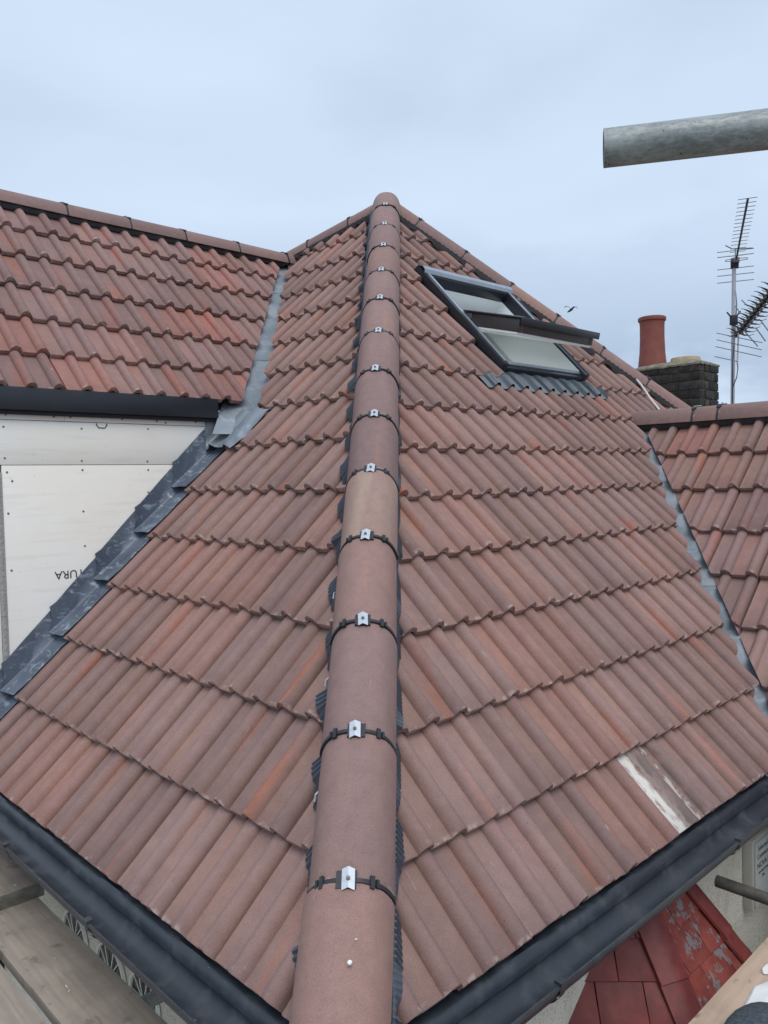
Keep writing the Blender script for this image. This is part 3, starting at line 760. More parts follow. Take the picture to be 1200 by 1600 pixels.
# sash on its pivot
PY, PZ, TH = 3.325, .062, D(31.5)
ax = FR @ Matrix.Translation((0, PY, PZ)) @ Matrix.Rotation(-TH, 4, 'X')
sx0, sx1, sl = WX0+fwid+.008, WX1-fwid-.008, .462
bm = bmesh.new()
for a, b in ((sx0, sx0+.055), (sx1-.055, sx1)): box(bm, ax, a, b, -sl, sl, -.072, .016, .004)
box(bm, ax, sx0+.054, sx1-.054, -sl, -sl+.07, -.072, .014, .004); box(bm, ax, sx0+.054, sx1-.054, sl-.06, sl, -.072, .014, .004)
bmt = bmesh.new(); box(bmt, ax, sx0-.004, sx0+.052, -sl, .0, .0265, .030, .001); put('sash_trim', tomesh('sash_trim', bmt, 'alu'), rw)
sash = put('sash', tomesh('sash', bm, 'sash'), rw)
bm = bmesh.new()
box(bm, ax, sx0-.022, sx1+.022, -sl-.03, -sl+.045, .014, .026, .003); box(bm, ax, sx0-.022, sx1+.022, -sl-.034, -sl-.024, -.022, .026, .002)
box(bm, ax, sx0-.024, sx0+.03, -sl+.02, .02, .015, .026, .003); box(bm, ax, sx1-.03, sx1+.024, -sl+.02, .02, .015, .026, .003)
put('sash_cover', tomesh('sash_cover', bm, 'frame'), rw)
bm = bmesh.new(); box(bm, ax, sx0+.045, sx1-.045, -sl+.06, sl-.05, -.006, .006); put('pane', tomesh('pane', bm, 'glass'), rw)
bm = bmesh.new()   # white inner faces of the sash
box(bm, ax, sx0+.004, sx0+.06, -sl+.01, sl-.01, -.090, -.073, .002); box(bm, ax, sx1-.06, sx1-.004, -sl+.01, sl-.01, -.090, -.073, .002)
box(bm, ax, sx0+.06, sx1-.06, -sl+.01, -sl+.075, -.090, -.073, .002); box(bm, ax, sx0+.06, sx1-.06, sl-.07, sl-.01, -.090, -.073, .002)
put('sash_lining', tomesh('sash_lining', bm, 'white'), rw)
bm = bmesh.new()   # hinge plates
bm.free()
for x in (sx0-.006, sx1-.002):
    bm = bmesh.new(); box(bm, ax, x, x+.008, -.05, .03, -.03, .012, .002); put('hinge', tomesh('hinge', bm, 'screw'), rw)
bm = bmesh.new()   # plastered reveal, closed by an added shallow white box that brightens it
ix0, ix1, iy0, iy1, dz = WX0+fwid-.006, WX1-fwid+.006, WY0+.045, WY1-.07, -.30
c8 = [FR @ V((x, y, z)) for z in (-.031, dz) for x, y in ((ix0+.008, iy0+.008), (ix1-.008, iy0+.008), (ix1-.008, iy1), (ix0+.008, iy1))]
vv_ = [bm.verts.new(p) for p in c8]
for k in range(4): bm.faces.new((vv_[k], vv_[(k+1) % 4], vv_[4+(k+1) % 4], vv_[4+k]))
k4 = [bm.verts.new(FR @ V((x, y, z))) for z, d_ in ((FZ-.012, .010), (-.034, .0085)) for x, y in ((ix0+d_, PY), (ix0+d_, iy0+d_), (ix1-d_, iy0+d_), (ix1-d_, PY))]
for k in range(3): bm.faces.new((k4[k], k4[k+1], k4[5+k], k4[4+k]))
put('reveal', tomesh('reveal', bm, 'white'), rw)
bm = bmesh.new(); box(bm, FR, ix0-.05, ix1+.05, iy0-.25, iy1+.02, dz-.10, dz-.002); bm.faces.ensure_lookup_table()
top_ = max(bm.faces, key=lambda f: f.calc_center_median().dot(nR)); bmesh.ops.delete(bm, geom=[top_], context='FACES')
bm.faces.ensure_lookup_table(); put('bounce_box', tomesh('bounce_box', bm, 'white'), rw)  # box kept shallow and white to bounce light back into the opening
boxobj('room_shade_panel', FR, (ix0+.01, ix0+.34, iy0-.2, iy1, dz-.06, dz-.02), 'grey_in', rw)  # added dark panel painted as the shade of the room opening, no blind here
# pleated apron below the window
bm = bmesh.new(); rows = []
ysv = [WY0+.012, WY0-.02, WY0-.07, WY0-.135, WY0-.185]
x = 2.80; xsv = []
while x < 4.20: xsv.append(x); x += .0062
for yi, y in enumerate(ysv):
    row = []
    for i, x in enumerate(xsv):
        f = yi/(len(ysv)-1); sh = .0
        edge = .03*max(0, (2.98-x)/.18)*0 
        h = prof(x-JR)*min(1, f*2.2) - STEP*((y-vR[7])/.3467) + .014*(1-f) + (.0022 if i % 2 else -.0022) + .019
        row.append(FR @ V((x + (.03 if yi == 0 and x < 2.9 else 0), y + .006*math.sin(x*42)*(yi == 4), max(h, -.018))))
    rows.append(row)
sheet(bm, rows); bmesh.ops.recalc_face_normals(bm, faces=bm.faces); put('apron', tomesh('apron', bm, 'apron', 25), rw)

# ------------------------------------------------------------------ lead valleys on the house
def valley(parent, pts_a, pts_c, pts_b, label=None):
    bm = bmesh.new(); n = len(pts_a); rows = [[], [], [], [], []]
    for i in range(n):
        a, c, b = pts_a[i], pts_c[i], pts_b[i]
        rows[0].append(a); rows[1].append(a.lerp(c, .55)); rows[2].append(c); rows[3].append(c.lerp(b, .45)); rows[4].append(b)
    sheet(bm, rows); bmesh.ops.recalc_face_normals(bm, faces=bm.faces)
    o = put('lead_valley', tomesh('lead_valley', bm, 'lead', 60), parent)
    if label: o['label'] = label
    return o
def vl(v): return 2.845 + .687*(v-2.426)
def lerp(a, b, t): return a+(b-a)*t
segs = [(2.30, 3.12), (3.09, 4.08), (4.05, 4.62)]
for i, (a, b) in enumerate(segs):
    A, C_, B = [], [], []
    for k in range(25):
        v = lerp(a, b, k/24); s_ = vl(v); n0 = -.040 + .003*i 
        wv = .004*noise.noise(V((v*9, 0, 1)))
        A.append(L_(s_-.17, v + .02, n0+wv)); C_.append(L_(s_, v, n0-.004))
        t = (v-2.426)/(4.425-2.426); p = P2.lerp(P1, t); B.append(p + mL*-.16 + uE*.04 + nE*(n0-.040))
    valley(house, A, C_, B, 'lead valley between the hipped roof and the side extension' if i == 0 else None)
def vr(v): return 4.35 + (2.869-4.35)*(2.347-v)/(2.347-.258)
for i, (a, b) in enumerate([(-.05, .98), (.95, 1.80), (1.77, 2.42)]):
    A, C_, B = [], [], []
    for k in range(25):
        v = lerp(a, b, k/24); s_ = vr(v); n0 = -.040 + .003*i
        wv = .004*noise.noise(V((v*9, 4, 1)))
        A.append(R_(s_-.20, v+.02, n0+wv)); C_.append(R_(s_, v, n0-.004))
        t = (v-.258)/(2.347-.258); p = P4.lerp(P3, t); B.append(p - mR*.17 + uF*.04 + nF*(n0-.040))
    valley(house, A, C_, B, 'lead valley between the hipped roof and the cross wing' if i == 0 else None)
# thin white cable lying on the roof below the far hip
tubeobj('cable', [R_(4.93, 2.90, .03), R_(4.89, 2.78, .035), R_(4.83, 2.62, .03), R_(4.79, 2.48, .03)], .009, 'cable', house, 8)

# ================================================================== side extension (left)
ext = thing('side_extension', V((-2.4, 2.6, -5.4)), 'side extension with bare cement board cheek and reddish tiled roof', 'extension')
WS = 2.99
def W_(x, z, o=0.0): return eL*(WS-o) + mL*x + V((0, 0, z))
WF = frame(W_(0, 0), mL, UP, -eL)
bm = bmesh.new(); b_ = [W_(.25, -5.4, -.02), W_(2.4, -5.4, -.02), W_(2.4, 1.78, -.02), W_(.25, 1.78, -.02)]
box(bm, WF, .11, 2.3, -5.4, 1.78, -1.6, -.02); ew = put('wall', tomesh('wall', bm, 'felt'), ext)
for nm, z0, z1, x0 in (('a', 1.6745, 1.775, .12), ('b', 1.4385, 1.6715, .12), ('c', -.5, 1.4355, .285)):
    bm = bmesh.new(); box(bm, WF, x0, 2.0 if nm != 'a' else .618, z0, z1, -.018, 0.0, .0015)
    put('cement_board', tomesh('cement_board', bm, 'board'), ext)
    if nm == 'a':
        bm = bmesh.new(); box(bm, WF, .6195, 2.0, z0, z1, -.018, -.0006, .0015); put('cement_board', tomesh('cement_board', bm, 'board'), ext)
bm = bmesh.new(); box(bm, WF, .252, .2835, -.5, 1.40, -.018, .002)
for i in range(120): box(bm, WF, .263+.004*(i % 3), .276+.003*(i % 2), 0.0+i*.0115, .006+i*.0115, .0, .0055)
put('corner_bead', tomesh('corner_bead', bm, 'bead'), ext)
bm = bmesh.new(); box(bm, WF, .12, .2505, -.5, 1.4355, -.018, -.001, .0015); put('cement_board', tomesh('cement_board', bm, 'board'), ext)
scr = [(0.316, 1.699), (0.562, 1.696), (0.652, 1.698), (0.949, 1.698), (1.163, 1.694), (1.221, 1.686), (1.424, 1.698), (0.302, 1.635), (0.711, 1.637), (1.106, 1.646), (0.302, 1.473), (0.705, 1.459), (1.095, 1.456), (0.31, 1.4), (0.707, 1.409), (1.098, 1.406), (0.334, 1.354), (1.093, 1.275), (0.308, 1.186), (0.703, 1.18), (0.704, 0.988), (0.312, 0.889)]
bm = bmesh.new(); tube(bm, [(0, 0, -.004), (0, 0, .0012)], .0058, 10); sme = tomesh('board_screw', bm, 'screw')
for x, z in scr: put('board_screw', sme, ext, WF @ Matrix.Translation((x, z, 0)))
def text(body, size, m, mat, parent, name='lettering', ext_=.0004, sx_=1.0):
    cu = bpy.data.curves.new(name, 'FONT'); cu.body = body; cu.size = size; cu.extrude = ext_; cu.align_x = 'LEFT'; cu.resolution_u = 3
    o = bpy.data.objects.new(name, cu); COL.objects.link(o); bpy.context.view_layer.update()
    dg = bpy.context.evaluated_depsgraph_get(); me = bpy.data.meshes.new_from_object(o.evaluated_get(dg))
    bpy.data.objects.remove(o); me.materials.clear(); me.materials.append(M[mat])
    return put(name, me, parent, m @ Matrix.Diagonal((sx_, 1, 1, 1)))
text('TURA', .062, WF @ Matrix.Translation((.695, .860, .0012)) @ Matrix.Rotation(math.pi, 4, 'Z'), 'ink', ext, 'lettering', .0004, 1.02)
bm = bmesh.new()
hx_ = [(-.030, .0), (-.030, -.008), (-.018, -.024), (.018, -.024), (.030, -.008), (.030, 0)]
for a, b in zip(hx_, hx_[1:]): tube(bm, [WF @ V((.826+a[0], 1.668+a[1], .0012)), WF @ V((.826+b[0], 1.668+b[1], .0012))], .0028, 5)
put('stamp', tomesh('stamp', bm, 'ink'), ext)
# fascia under its eave
bm = bmesh.new(); box(bm, WF, .02, 1.56, 1.722, 1.842, .002, .045, .003); put('fascia', tomesh('fascia', bm, 'fascia'), ext)
bm = bmesh.new(); box(bm, WF, .02, 1.555, 1.700, 1.7215, .002, .030, .002); put('fascia', tomesh('fascia', bm, 'felt'), ext)
eslope = underlay(FE, [[(-1.85, .16), (.07, .12), (1.46, 2.13), (-1.85, 2.13)]], 'roof_slope', ext)
eslope['label'] = 'reddish tiled slope above the cement boards'
# rear slope of the extension
bm = bmesh.new(); poly(bm, [E_(-1.85, 2.15, -.07), E_(1.7, 2.15, -.07), E_(1.7, 2.15, -.07)+eL*1.6-UP*1.6, E_(-1.85, 2.15, -.07)+eL*1.6-UP*1.6]); put('rear_slope', tomesh('rear_slope', bm, 'tile_ext'), ext)
bm = bmesh.new(); poly(bm, [E_(-1.84, .15, -.07), E_(-1.84, 2.15, -.07), E_(-1.84, 2.15, -.07)+eL*1.6-UP*1.6, E_(-1.84, .15, -.07)+eL*3-UP*0]); put('gable', tomesh('gable', bm, 'board'), ext)
vE = [.150, .455, .785, 1.12, 1.465, 1.785]
ecut = line_cut((.211-.045, .329), (1.288-.035, 1.903), (-1, 1))
for k, y in enumerate(vE):
    cuts = [ecut, (0, 2.12, 0, 1)]
    for i in range(-4, 9):
        x = -.799 + .02 + TW*(i-1) - .0
        if x + TW < -1.9: continue
        lay(FE, eslope, x, y, 'tile_ext', cuts)
jE = [-1.45, -.97, -.495, -.024, .435, .926, 1.427, 1.60]
cap_chain(ext, 'ridge_tile', E_(0, 2.135, .0) , mL, UP, jE, -.040, .84)
bm = bmesh.new(); rows = [[], [], []]
for i in range(200):
    x = -1.8 + 3.35*i/199; rows[0].append(E_(x, 2.13, .05)); rows[1].append(E_(x, 2.06, .045+.002*(-1)**i)); rows[2].append(E_(x, 2.03, .010 + prof(x+.799-.02)*.8 - STEP*.7))
sheet(bm, rows); put('ridge_skirt', tomesh('ridge_skirt', bm, 'strap', 60), ext)
# step flashings of lead: one piece to each course
vf = [-.22] + vL[0:7]
tails = [.357-.36, .357, .724, 1.095, 1.445, 1.80, 2.10]
for k in range(6, -1, -1):
    y0 = tails[k]; y1 = y0 + .52
    if k == 6: continue
    x_of = lambda v: v*math.cos(pL)
    bm = bmesh.new(); rows = []; lift = .004 + .0
    nn_ = 16
    for i in range(nn_+1):
        f = i/nn_; v = lerp(y0, y1, f); row = []
        wob = .003*noise.noise(V((v*14, k*3.1, 2)))
        n0 = .030 - .032*f            # tail rides over the piece below
        slant = .035*(1-f)*0
        zt = L_(WS, v).z
        upst = .160 - .022*f + .006*noise.noise(V((v*3, k, 7)))
        # apron edge, roll over tile, crease, upstand, top edge
        ap_ = .144 + .004*noise.noise(V((v*11, k, 4)))
        fr_ = (v-y0)/.355; nb = (.010 - STEP*min(fr_, 1.15) if fr_ < 1 else -.026) + .006*max(0, 1-f*6)
        row.append(L_(WS-ap_, v + .010, nb-.004+wob)); row.append(L_(WS-ap_*.62, v+.005, nb+.004+wob)); row.append(L_(WS-.020, v, nb+.002))
        row.append(L_(WS-.004, v, nb+.014) ); 
        tp = L_(WS-.002-.010*(1-f)**2, v, 0); tp = V((tp.x, tp.y, 0)) + V((0, 0, zt + upst*.55)); row.append(tp)
        tp2 = L_(WS-.002-.014*(1-f)**2, v - .02*(i == 0), 0); row.append(V((tp2.x, tp2.y, zt+upst)))
        rows.append(row)
    sheet(bm, rows); bmesh.ops.recalc_face_normals(bm, faces=bm.faces)
    bmesh.ops.solidify(bm, geom=bm.faces[:], thickness=.0025)
    put('lead_flashing', tomesh('lead_flashing', bm, 'lead_dark', 55), ext)
# lead saddle dressed over the foot of the valley
bm = bmesh.new(); rows = []
for i in range(15):
    f = i/14; v = lerp(2.125, 2.47, f); row = []
    for j in range(13):
        g = j/12
        s_r = 2.70 - .10*min(1, f*2.2) + .012*noise.noise(V((f*5, 1, 2)))     # free edge on the tiles
        if g < .62:
            s_ = lerp(s_r, WS-.005, g/.62); n0 = .014 - STEP*f*.6 + prof((-(s_)+JL)*TW/TWL)*.8 + .007*noise.noise(V((s_*11, v*11, 3))) + .012*math.sin(g/.62*math.pi)
            row.append(L_(s_, v + .012*noise.noise(V((s_*9, v*3, 1))), n0))
        else:
            h = (g-.62)/.38*.20; p = L_(WS-.006-.012*noise.noise(V((g*6, v*7, 5))), v); row.append(V((p.x, p.y, min(p.z+.012+h, 1.715 + .02*g))) - eL*.03*(g-.62)/.38*(1 if f > .2 else f*5))
    rows.append(row)
sheet(bm, rows); bmesh.ops.recalc_face_normals(bm, faces=bm.faces); bmesh.ops.solidify(bm, geom=bm.faces[:], thickness=.003)
sd = put('lead_saddle', tomesh('lead_saddle', bm, 'lead', 70), ext)

# ================================================================== cross wing (right)
wing = thing('cross_wing', V((3.6, 1.2, -5.4)), 'low cross wing with brown tiled roof meeting the far end of the right slope', 'extension')
fslope = underlay(FF, [[(-.0, .0), (1.72, -2.43), (3.3, -2.43), (3.3, 0)]], 'roof_slope', wing)
bm = bmesh.new(); poly(bm, [F_(-.4, .03, -.07), F_(3.3, .03, -.07), F_(3.3, .03, -.07)+eR*2.4-UP*2.4, F_(-.4, .03, -.07)+eR*2.4-UP*2.4]); put('rear_slope', tomesh('rear_slope', bm, 'tile'), wing)
bm = bmesh.new(); q_ = [F_(1.9, -2.30, 0), F_(3.2, -2.30, 0)]
box(bm, frame(V((q_[0].x, q_[0].y, 0)), -mR, eR, UP), -.05, 1.3, .06, 3.2, -5.4, .0); put('wall', tomesh('wall', bm, 'dash'), wing)
bm = bmesh.new(); poly(bm, [F_(3.28, .0, -.08), F_(3.28, -2.4, -.08), F_(3.28, 0, -.08)+eR*2.4-UP*2.4]); put('gable', tomesh('gable', bm, 'dash'), wing)
vF = [-.352, -.68, -1.03, -1.352, -1.70, -2.04, -2.38]
fcut = line_cut((.084-.005, -.09), (1.429-.005, -2.06), (2, -.5))
for k, y in enumerate(vF):
    cuts = [fcut, (0, -.01, 0, 1)]
    for i in range(0, 11):
        x = .32 + TW*(i-1)
        lay(FF, fslope, x, y, 'tile_ext' if rnd.random() < .45 else 'tile', cuts)
cap_chain(wing, 'ridge_tile', F_(0, .035, 0), -mR, UP, [-.075, .432, .608, 1.08, 1.55, 2.0, 2.45, 2.9, 3.3], -.040, .88)
bm = bmesh.new(); rows = [[], [], []]
for i in range(180):
    x = .0 + 3.25*i/179; rows[0].append(F_(x, .02, .05)); rows[1].append(F_(x, -.045, .045+.002*(-1)**i)); rows[2].append(F_(x, -.078, .008 + prof(x-.32)*.8 - STEP*.7))
sheet(bm, rows); put('ridge_skirt', tomesh('ridge_skirt', bm, 'strap', 60), wing)

# ================================================================== chimney
K = V((2.9781, 6.0476, 2.4153))
ch = thing('chimney_stack', V((K.x, K.y, 1.2)) + eL*.36 + eR*.2, 'sooty brick chimney stack with a tall red pot and a buff stub', 'chimney')
CL, CR_, BH = .74, .42, .0875
CF = frame(K, eL, eR, UP)
bm = bmesh.new(); box(bm, CF, .012, CL-.012, .012, CR_-.012, -3.4, -.02); put('mortar_core', tomesh('mortar_core', bm, 'mortar'), ch)
BR = {}
def brick_me(l, wd):
    k = (round(l, 3), round(wd, 3))
    if k not in BR:
        bm = bmesh.new(); box(bm, I4, -l/2, l/2, -wd/2, wd/2, -BH/2+.005, BH/2-.005, .004); BR[k] = tomesh('brick', bm, 'brick')
    return BR[k]
for c in range(9):
    zc = -.03 - BH*(c+.5)
    def run(L, place, off):
        x = 0; first = True
        while x < L-.02:
            l = (.105 if off and first else .215); l = min(l, L-x); first = False
            if l > .03: place(x + l/2, l-.010)
            x += l + .0
    run(CL, lambda x, l: put('brick', brick_me(l, .1), ch, CF @ Matrix.Translation((x, .05+rnd.uniform(-.004, .003), zc+rnd.uniform(-.002, .002))) @ Matrix.Rotation(rnd.uniform(-.01, .01), 4, 'Z')), c % 2)
    run(CR_-.11, lambda x, l: put('brick', brick_me(.1, l), ch, CF @ Matrix.Translation((.05+rnd.uniform(-.004, .003), .105+x, zc+rnd.uniform(-.002, .002))) @ Matrix.Rotation(rnd.uniform(-.01, .01), 4, 'Z')), (c+1) % 2)
bm = bmesh.new(); n = 14; rows = []
for i in range(n+1):
    row = []
    for j in range(11):
        x = -.006 + (CL+.012)*i/n; y = -.006 + (CR_+.012)*j/10
        ed = min(x+.006, CL+.006-x, y+.006, CR_+.006-y)
        row.append(CF @ V((x, y, -.030 + .055*min(1, max(0, ed)/.14)**.7 + .010*noise.noise(V((x*17, y*17, 2))))))
    rows.append(row)
solid_sheet(bm, rows, (0, 0, .018)); put('flaunching', tomesh('flaunching', bm, 'flaunch'), ch)
def lathe(prf, seg=28):
    bm = bmesh.new(); R = [[bm.verts.new((r*math.cos(2*math.pi*k/seg), r*math.sin(2*math.pi*k/seg), z)) for k in range(seg)] for r, z in prf]
    for i in range(len(R)-1):
        for k in range(seg): bm.faces.new((R[i][k], R[i][(k+1) % seg], R[i+1][(k+1) % seg], R[i+1][k]))
    bmesh.ops.recalc_face_normals(bm, faces=bm.faces); return bm
pp = CF @ V((.60, .21, .0))
put('chimney_pot', tomesh('chimney_pot', lathe([(.146, -.03), (.140, .04), (.128, .15), (.122, .30), (.122, .43), (.126, .47), (.138, .478), (.141, .495), (.138, .512), (.128, .518), (.108, .515), (.105, .3), (.105, 0)]), 'pot'), ch, Matrix.Translation(pp) )
pp2 = CF @ V((.26, .24, .0))
put('pot_stub', tomesh('pot_stub', lathe([(.150, -.03), (.145, .035), (.138, .058), (.122, .062), (.118, .045), (.118, 0)]), 'pot2'), ch, Matrix.Translation(pp2))

# ================================================================== aerials
def px(x, y, d):      # a point at distance d along the view axis: used once to set the mast, everything else is metric from there
    return CAMP + (rt*((x-600)/FPX) + dn*((y-800)/FPX) + fw)*d
MB_ = V((3.623, 6.957, .6)); MT = V((3.700, 7.022, 3.62))
ae = thing('television_aerial', V((MB_.x, MB_.y, MB_.z)), 'tall television aerial on an aluminium mast with evenly spaced thin rods', 'aerial')
mast = tubeobj('mast', [MB_, MT], .021, 'mast', ae, 14)
ed_ = rt.copy(); ed_.z = 0; ed_.normalize(); ed_ = (Matrix.Rotation(D(13), 3, 'Z') @ ed_)
Y0 = px(1150.5, 405, 8.45); Y1 = px(1168.5, 318, 6.6); Y1.z = Y0.z
bd = (Y1-Y0); bl = bd.length; bd.normalize(); exd = bd.cross(UP).normalized()
tubeobj('boom', [Y0 - bd*.22, Y1], .010, 'aer_black', ae, 8)
for i in range(16):
    t = .10 + (bl-.12)*(i/15)**.9; p = Y0 + bd*t
    tubeobj('element', [p - exd*.074 + UP*.012, p + exd*.074 + UP*.012], .0032, 'rod', ae, 6)
p = Y0 + bd*.02
bm = bmesh.new(); rp = []
for k in range(25):
    a = 2*math.pi*k/24; rp.append(p + exd*(.11*(1 if math.cos(a) > 0 else -1)*min(1, abs(math.cos(a))*1.2) if abs(math.cos(a)) > .05 else 0) + UP*(.012*math.sin(a)-.01))
tube(bm, rp, .004, 6); box(bm, frame(p, exd, bd, UP), -.03, .03, -.03, .03, -.04, .01, .003); put('dipole', tomesh('dipole', bm, 'rod'), ae)
for dz_ in (.145, .09, -.045, -.115, -.19):
    q1 = Y0 - bd*.2 + UP*dz_
    tubeobj('reflector', [q1 - exd*.185, q1 + exd*.185], .0045, 'rod', ae, 6)
tubeobj('reflector_post', [Y0 - bd*.2 - UP*.2, Y0 - bd*.2 + UP*.17], .006, 'rod', ae, 6)
q1 = Y0 + bd*.45 + UP*.02; tubeobj('brace', [Y0 - bd*.2 - exd*.17 + UP*.15, Y0 + bd*.25 + exd*.05 + UP*.05, Y0 + bd*.45 + exd*.12 + UP*.04], .0055, 'rod', ae, 6)
bm = bmesh.new(); box(bm, frame(V((MT.x, MT.y, MT.z-.06)), exd, bd, UP), -.045, .035, -.035, .045, -.05, .05, .006); put('clamp', tomesh('clamp', bm, 'aer_black'), ae)
tubeobj('lead_wire', [MT - UP*.1, MT + ed_*.03 - UP*.5, MB_ + ed_*.035 + UP*1.9, MB_ + ed_*.02 + UP*.6], .005, 'aer_black', ae, 6)
# second, darker aerial clamped lower on the mast
g0 = px(1153, 522, 8.45); g1 = px(1212, 448, 7.3)
a2 = thing('wideband_aerial', px(1146, 540, 8.5), 'dark bristling aerial with crossed directors beside the mast', 'aerial')
gd = (g1-g0); gl = gd.length; gd.normalize(); gx = gd.cross(UP).normalized(); gu = gx.cross(gd)
tubeobj('boom', [g0 - gd*.08, g1], .013, 'aer_black', a2, 8)
for i in range(12):
    p = g0 + gd*(.04 + (gl-.05)*i/11)
    bm = bmesh.new(); 
    for sg in (-1, 1):
        for su in (-1, 1):
            tube(bm, [p, p + gx*sg*.05 + gu*su*.028, p + gx*sg*.10 + gu*su*.045 + gd*.02, p + gx*sg*.135 + gu*su*.04 + gd*.045], [.011, .010, .0035, .0028], 6)
    box(bm, frame(p, gx, gd, gu), -.045, .045, -.008, .008, -.02, .02, .003)
    put('director', tomesh('director', bm, 'aer_black'), a2)
bm = bmesh.new(); box(bm, frame(px(1148, 500, 8.48), exd, bd, UP), -.03, .05, -.035, .035, -.05, .05, .006)
tube(bm, [px(1146, 500, 8.48), px(1136, 488, 8.44)], .008, 6); tube(bm, [px(1148, 498, 8.48), px(1157, 486, 8.44)], .008, 6); tube(bm, [px(1147, 520, 8.48), g0], .010, 6); put('clamp', tomesh('clamp', bm, 'aer_black'), a2)
for (xa, ya, xb, yb) in ((1120, 520.5, 1191, 535.5), (1120, 531, 1190, 546.5), (1118, 541.5, 1189.5, 557.5), (1117, 557, 1153, 565)):
    tubeobj('reflector', [px(xa, ya, 8.55), px(xb, yb, 8.15)], .0045, 'rod', a2, 6)
tubeobj('reflector_post', [px(1154, 520, 8.4), px(1152, 568, 8.4)], .009, 'cable', a2, 8)
for (xa, ya, xb, yb) in ((1163, 517, 1184, 541), (1181, 512, 1196, 533), (1188, 500, 1202, 519), (1149, 478, 1157, 490), (1159, 469, 1168, 478)):
    tubeobj('reflector', [px(xa, ya, 8.3), px(xb, yb, 8.2)], .006, 'rod', a2, 6)
tubeobj('lead_wire', [px(1152, 566, 8.4), px(1153, 575, 8.42), px(1151, 590, 8.45), px(1144, 607, 8.48)], .005, 'aer_black', a2, 6)

# ================================================================== scaffold
TA = V((.4347, -.640, 1.7396)); TB = V((.6308, -.6793, 1.7396)); td = (TB-TA).normalized()
t1 = hollow_tube('scaffold_tube', TA, TA + td*2.2, .0242, .0200, 'galv', None, 36)
tag(t1, 'galvanised scaffold tube reaching into the sky above the aerials', 'scaffold tube', 'scaffold tubes')
so = TA + td*2.05 + V((0, .055, 0)); 
t2 = hollow_tube('scaffold_tube', (so.x, so.y, -5.4), (so.x, so.y, 2.3), .0242, .0200, 'galv', None, 20)
tag(t2, 'upright scaffold standard carrying the high level tube', 'scaffold tube', 'scaffold tubes')
q0 = V((1.4246, 1.6121, -.418)); t3 = hollow_tube('scaffold_tube', q0, q0 - mR*2.0, .0242, .0200, 'tube_old', None, 24)
tag(t3, 'short dull scaffold tube poking at the wall below the box', 'scaffold tube', 'scaffold tubes')
BZ = -.35
p0 = eL*1.12 - mL*(-.12) ; t4 = hollow_tube('scaffold_tube', V((p0.x, p0.y, BZ-.038-.026)), V((p0.x, p0.y, BZ-.064)) - mL*1.4, .0242, .02, 'galv', None, 20)
tag(t4, 'scaffold tube glimpsed in the gap under the old boards', 'scaffold tube', 'scaffold tubes')
def plank(s0, s1, o0, o1, z, e_, m_, mat, label, seed):
    F = frame(e_*s0 - m_*o0 + V((0, 0, z)), e_, -m_, UP); L, W = s1-s0, o1-o0
    # keep a right-handed frame
    if F.to_3x3().determinant() < 0: F = frame(e_*s0 - m_*o1 + V((0, 0, z)), e_, m_, UP)
    bm = bmesh.new(); n = 26; rows = []
    for i in range(n+1):
        rows.append([(L*i/n, W*j/6 + .004*noise.noise(V((i*.4, j, seed)))*(j in (0, 6)), .0025*noise.noise(V((i*.5, j*.6, seed+3)))) for j in range(7)])
    solid_sheet(bm, rows, (0, 0, .038))
    o = put('scaffold_board', tomesh('scaffold_board', bm, mat, 40), None, F); tag(o, label, 'scaffold board', 'scaffold boards'); return o, F
b1, F1 = plank(1.96, 4.3, -.045, .182, BZ+.040, eL, mL, 'wood', 'grey scaffold board lapped on top of another, its end showing', 1)
bm = bmesh.new(); box(bm, F1, -.0025, .03, -.002, .227, -.041, .0022); put('end_band', tomesh('end_band', bm, 'tube_old'), b1)
b2, F2 = plank(-.6, 2.35, -.022, .212, BZ, eL, mL, 'wood', 'weathered scaffold board with pale splashes running beside the gutter', 2)
b3, F3 = plank(-.6, 2.9, .240, .47, BZ-.002, eL, mL, 'wood', 'weathered scaffold board beyond the dark gap, at the corner of the picture', 3)
b4, F4 = plank(-.5, 2.6, .247, .475, BZ, eR, mR, 'wood_new', 'pale scaffold board with a white spill, beside the red tiles', 4)
bm = bmesh.new()   # plaster spill lying on the pale board
cx = eR*1.22 - mR*.335
for (cx_, cy_, ra, rb) in ((1.415, .385, .125, .060), (1.56, .318, .035, .012)):
    ring = []
    for k in range(28):
        a = 2*math.pi*k/28; r = 1 + .22*noise.noise(V((math.cos(a)*1.7, math.sin(a)*1.7, cx_*5)))
        p = eR*(cx_ + ra*r*math.cos(a)) - mR*(cy_ + rb*r*math.sin(a)); ring.append(V((p.x, p.y, BZ+.004)))
    c = sum(ring, V((0, 0, 0)))/28
    top = [bm.verts.new(p.lerp(c, .12)+V((0, 0, .006))) for p in ring]; bot = [bm.verts.new(p) for p in ring]
    bm.faces.new(top)
    for k in range(28): bm.faces.new((bot[k], bot[(k+1) % 28], top[(k+1) % 28], top[k]))
bmesh.ops.recalc_face_normals(bm, faces=bm.faces)
put('spill', tomesh('spill', bm, 'white_spill'), b4)
bm = bmesh.new(); bmesh.ops.create_uvsphere(bm, u_segments=28, v_segments=16, radius=1)
for v in bm.verts:
    n_ = noise.noise(v.co*1.6)*.10 + noise.noise(v.co*5)*.03
    v.co = V((v.co.x*.17*(1+n_), v.co.y*.10*(1+n_), max(-.04, v.co.z*.055*(1+n_))+.04))
bp = eR*1.165 - mR*.455 + V((0, 0, BZ+.001)); bag = put('tool_bag', tomesh('tool_bag', bm, 'bag', 60), None, frame(bp, eR, mR, UP))
tag(bag, 'dark grey dusty soft bag at the edge of the pale board', 'bag')

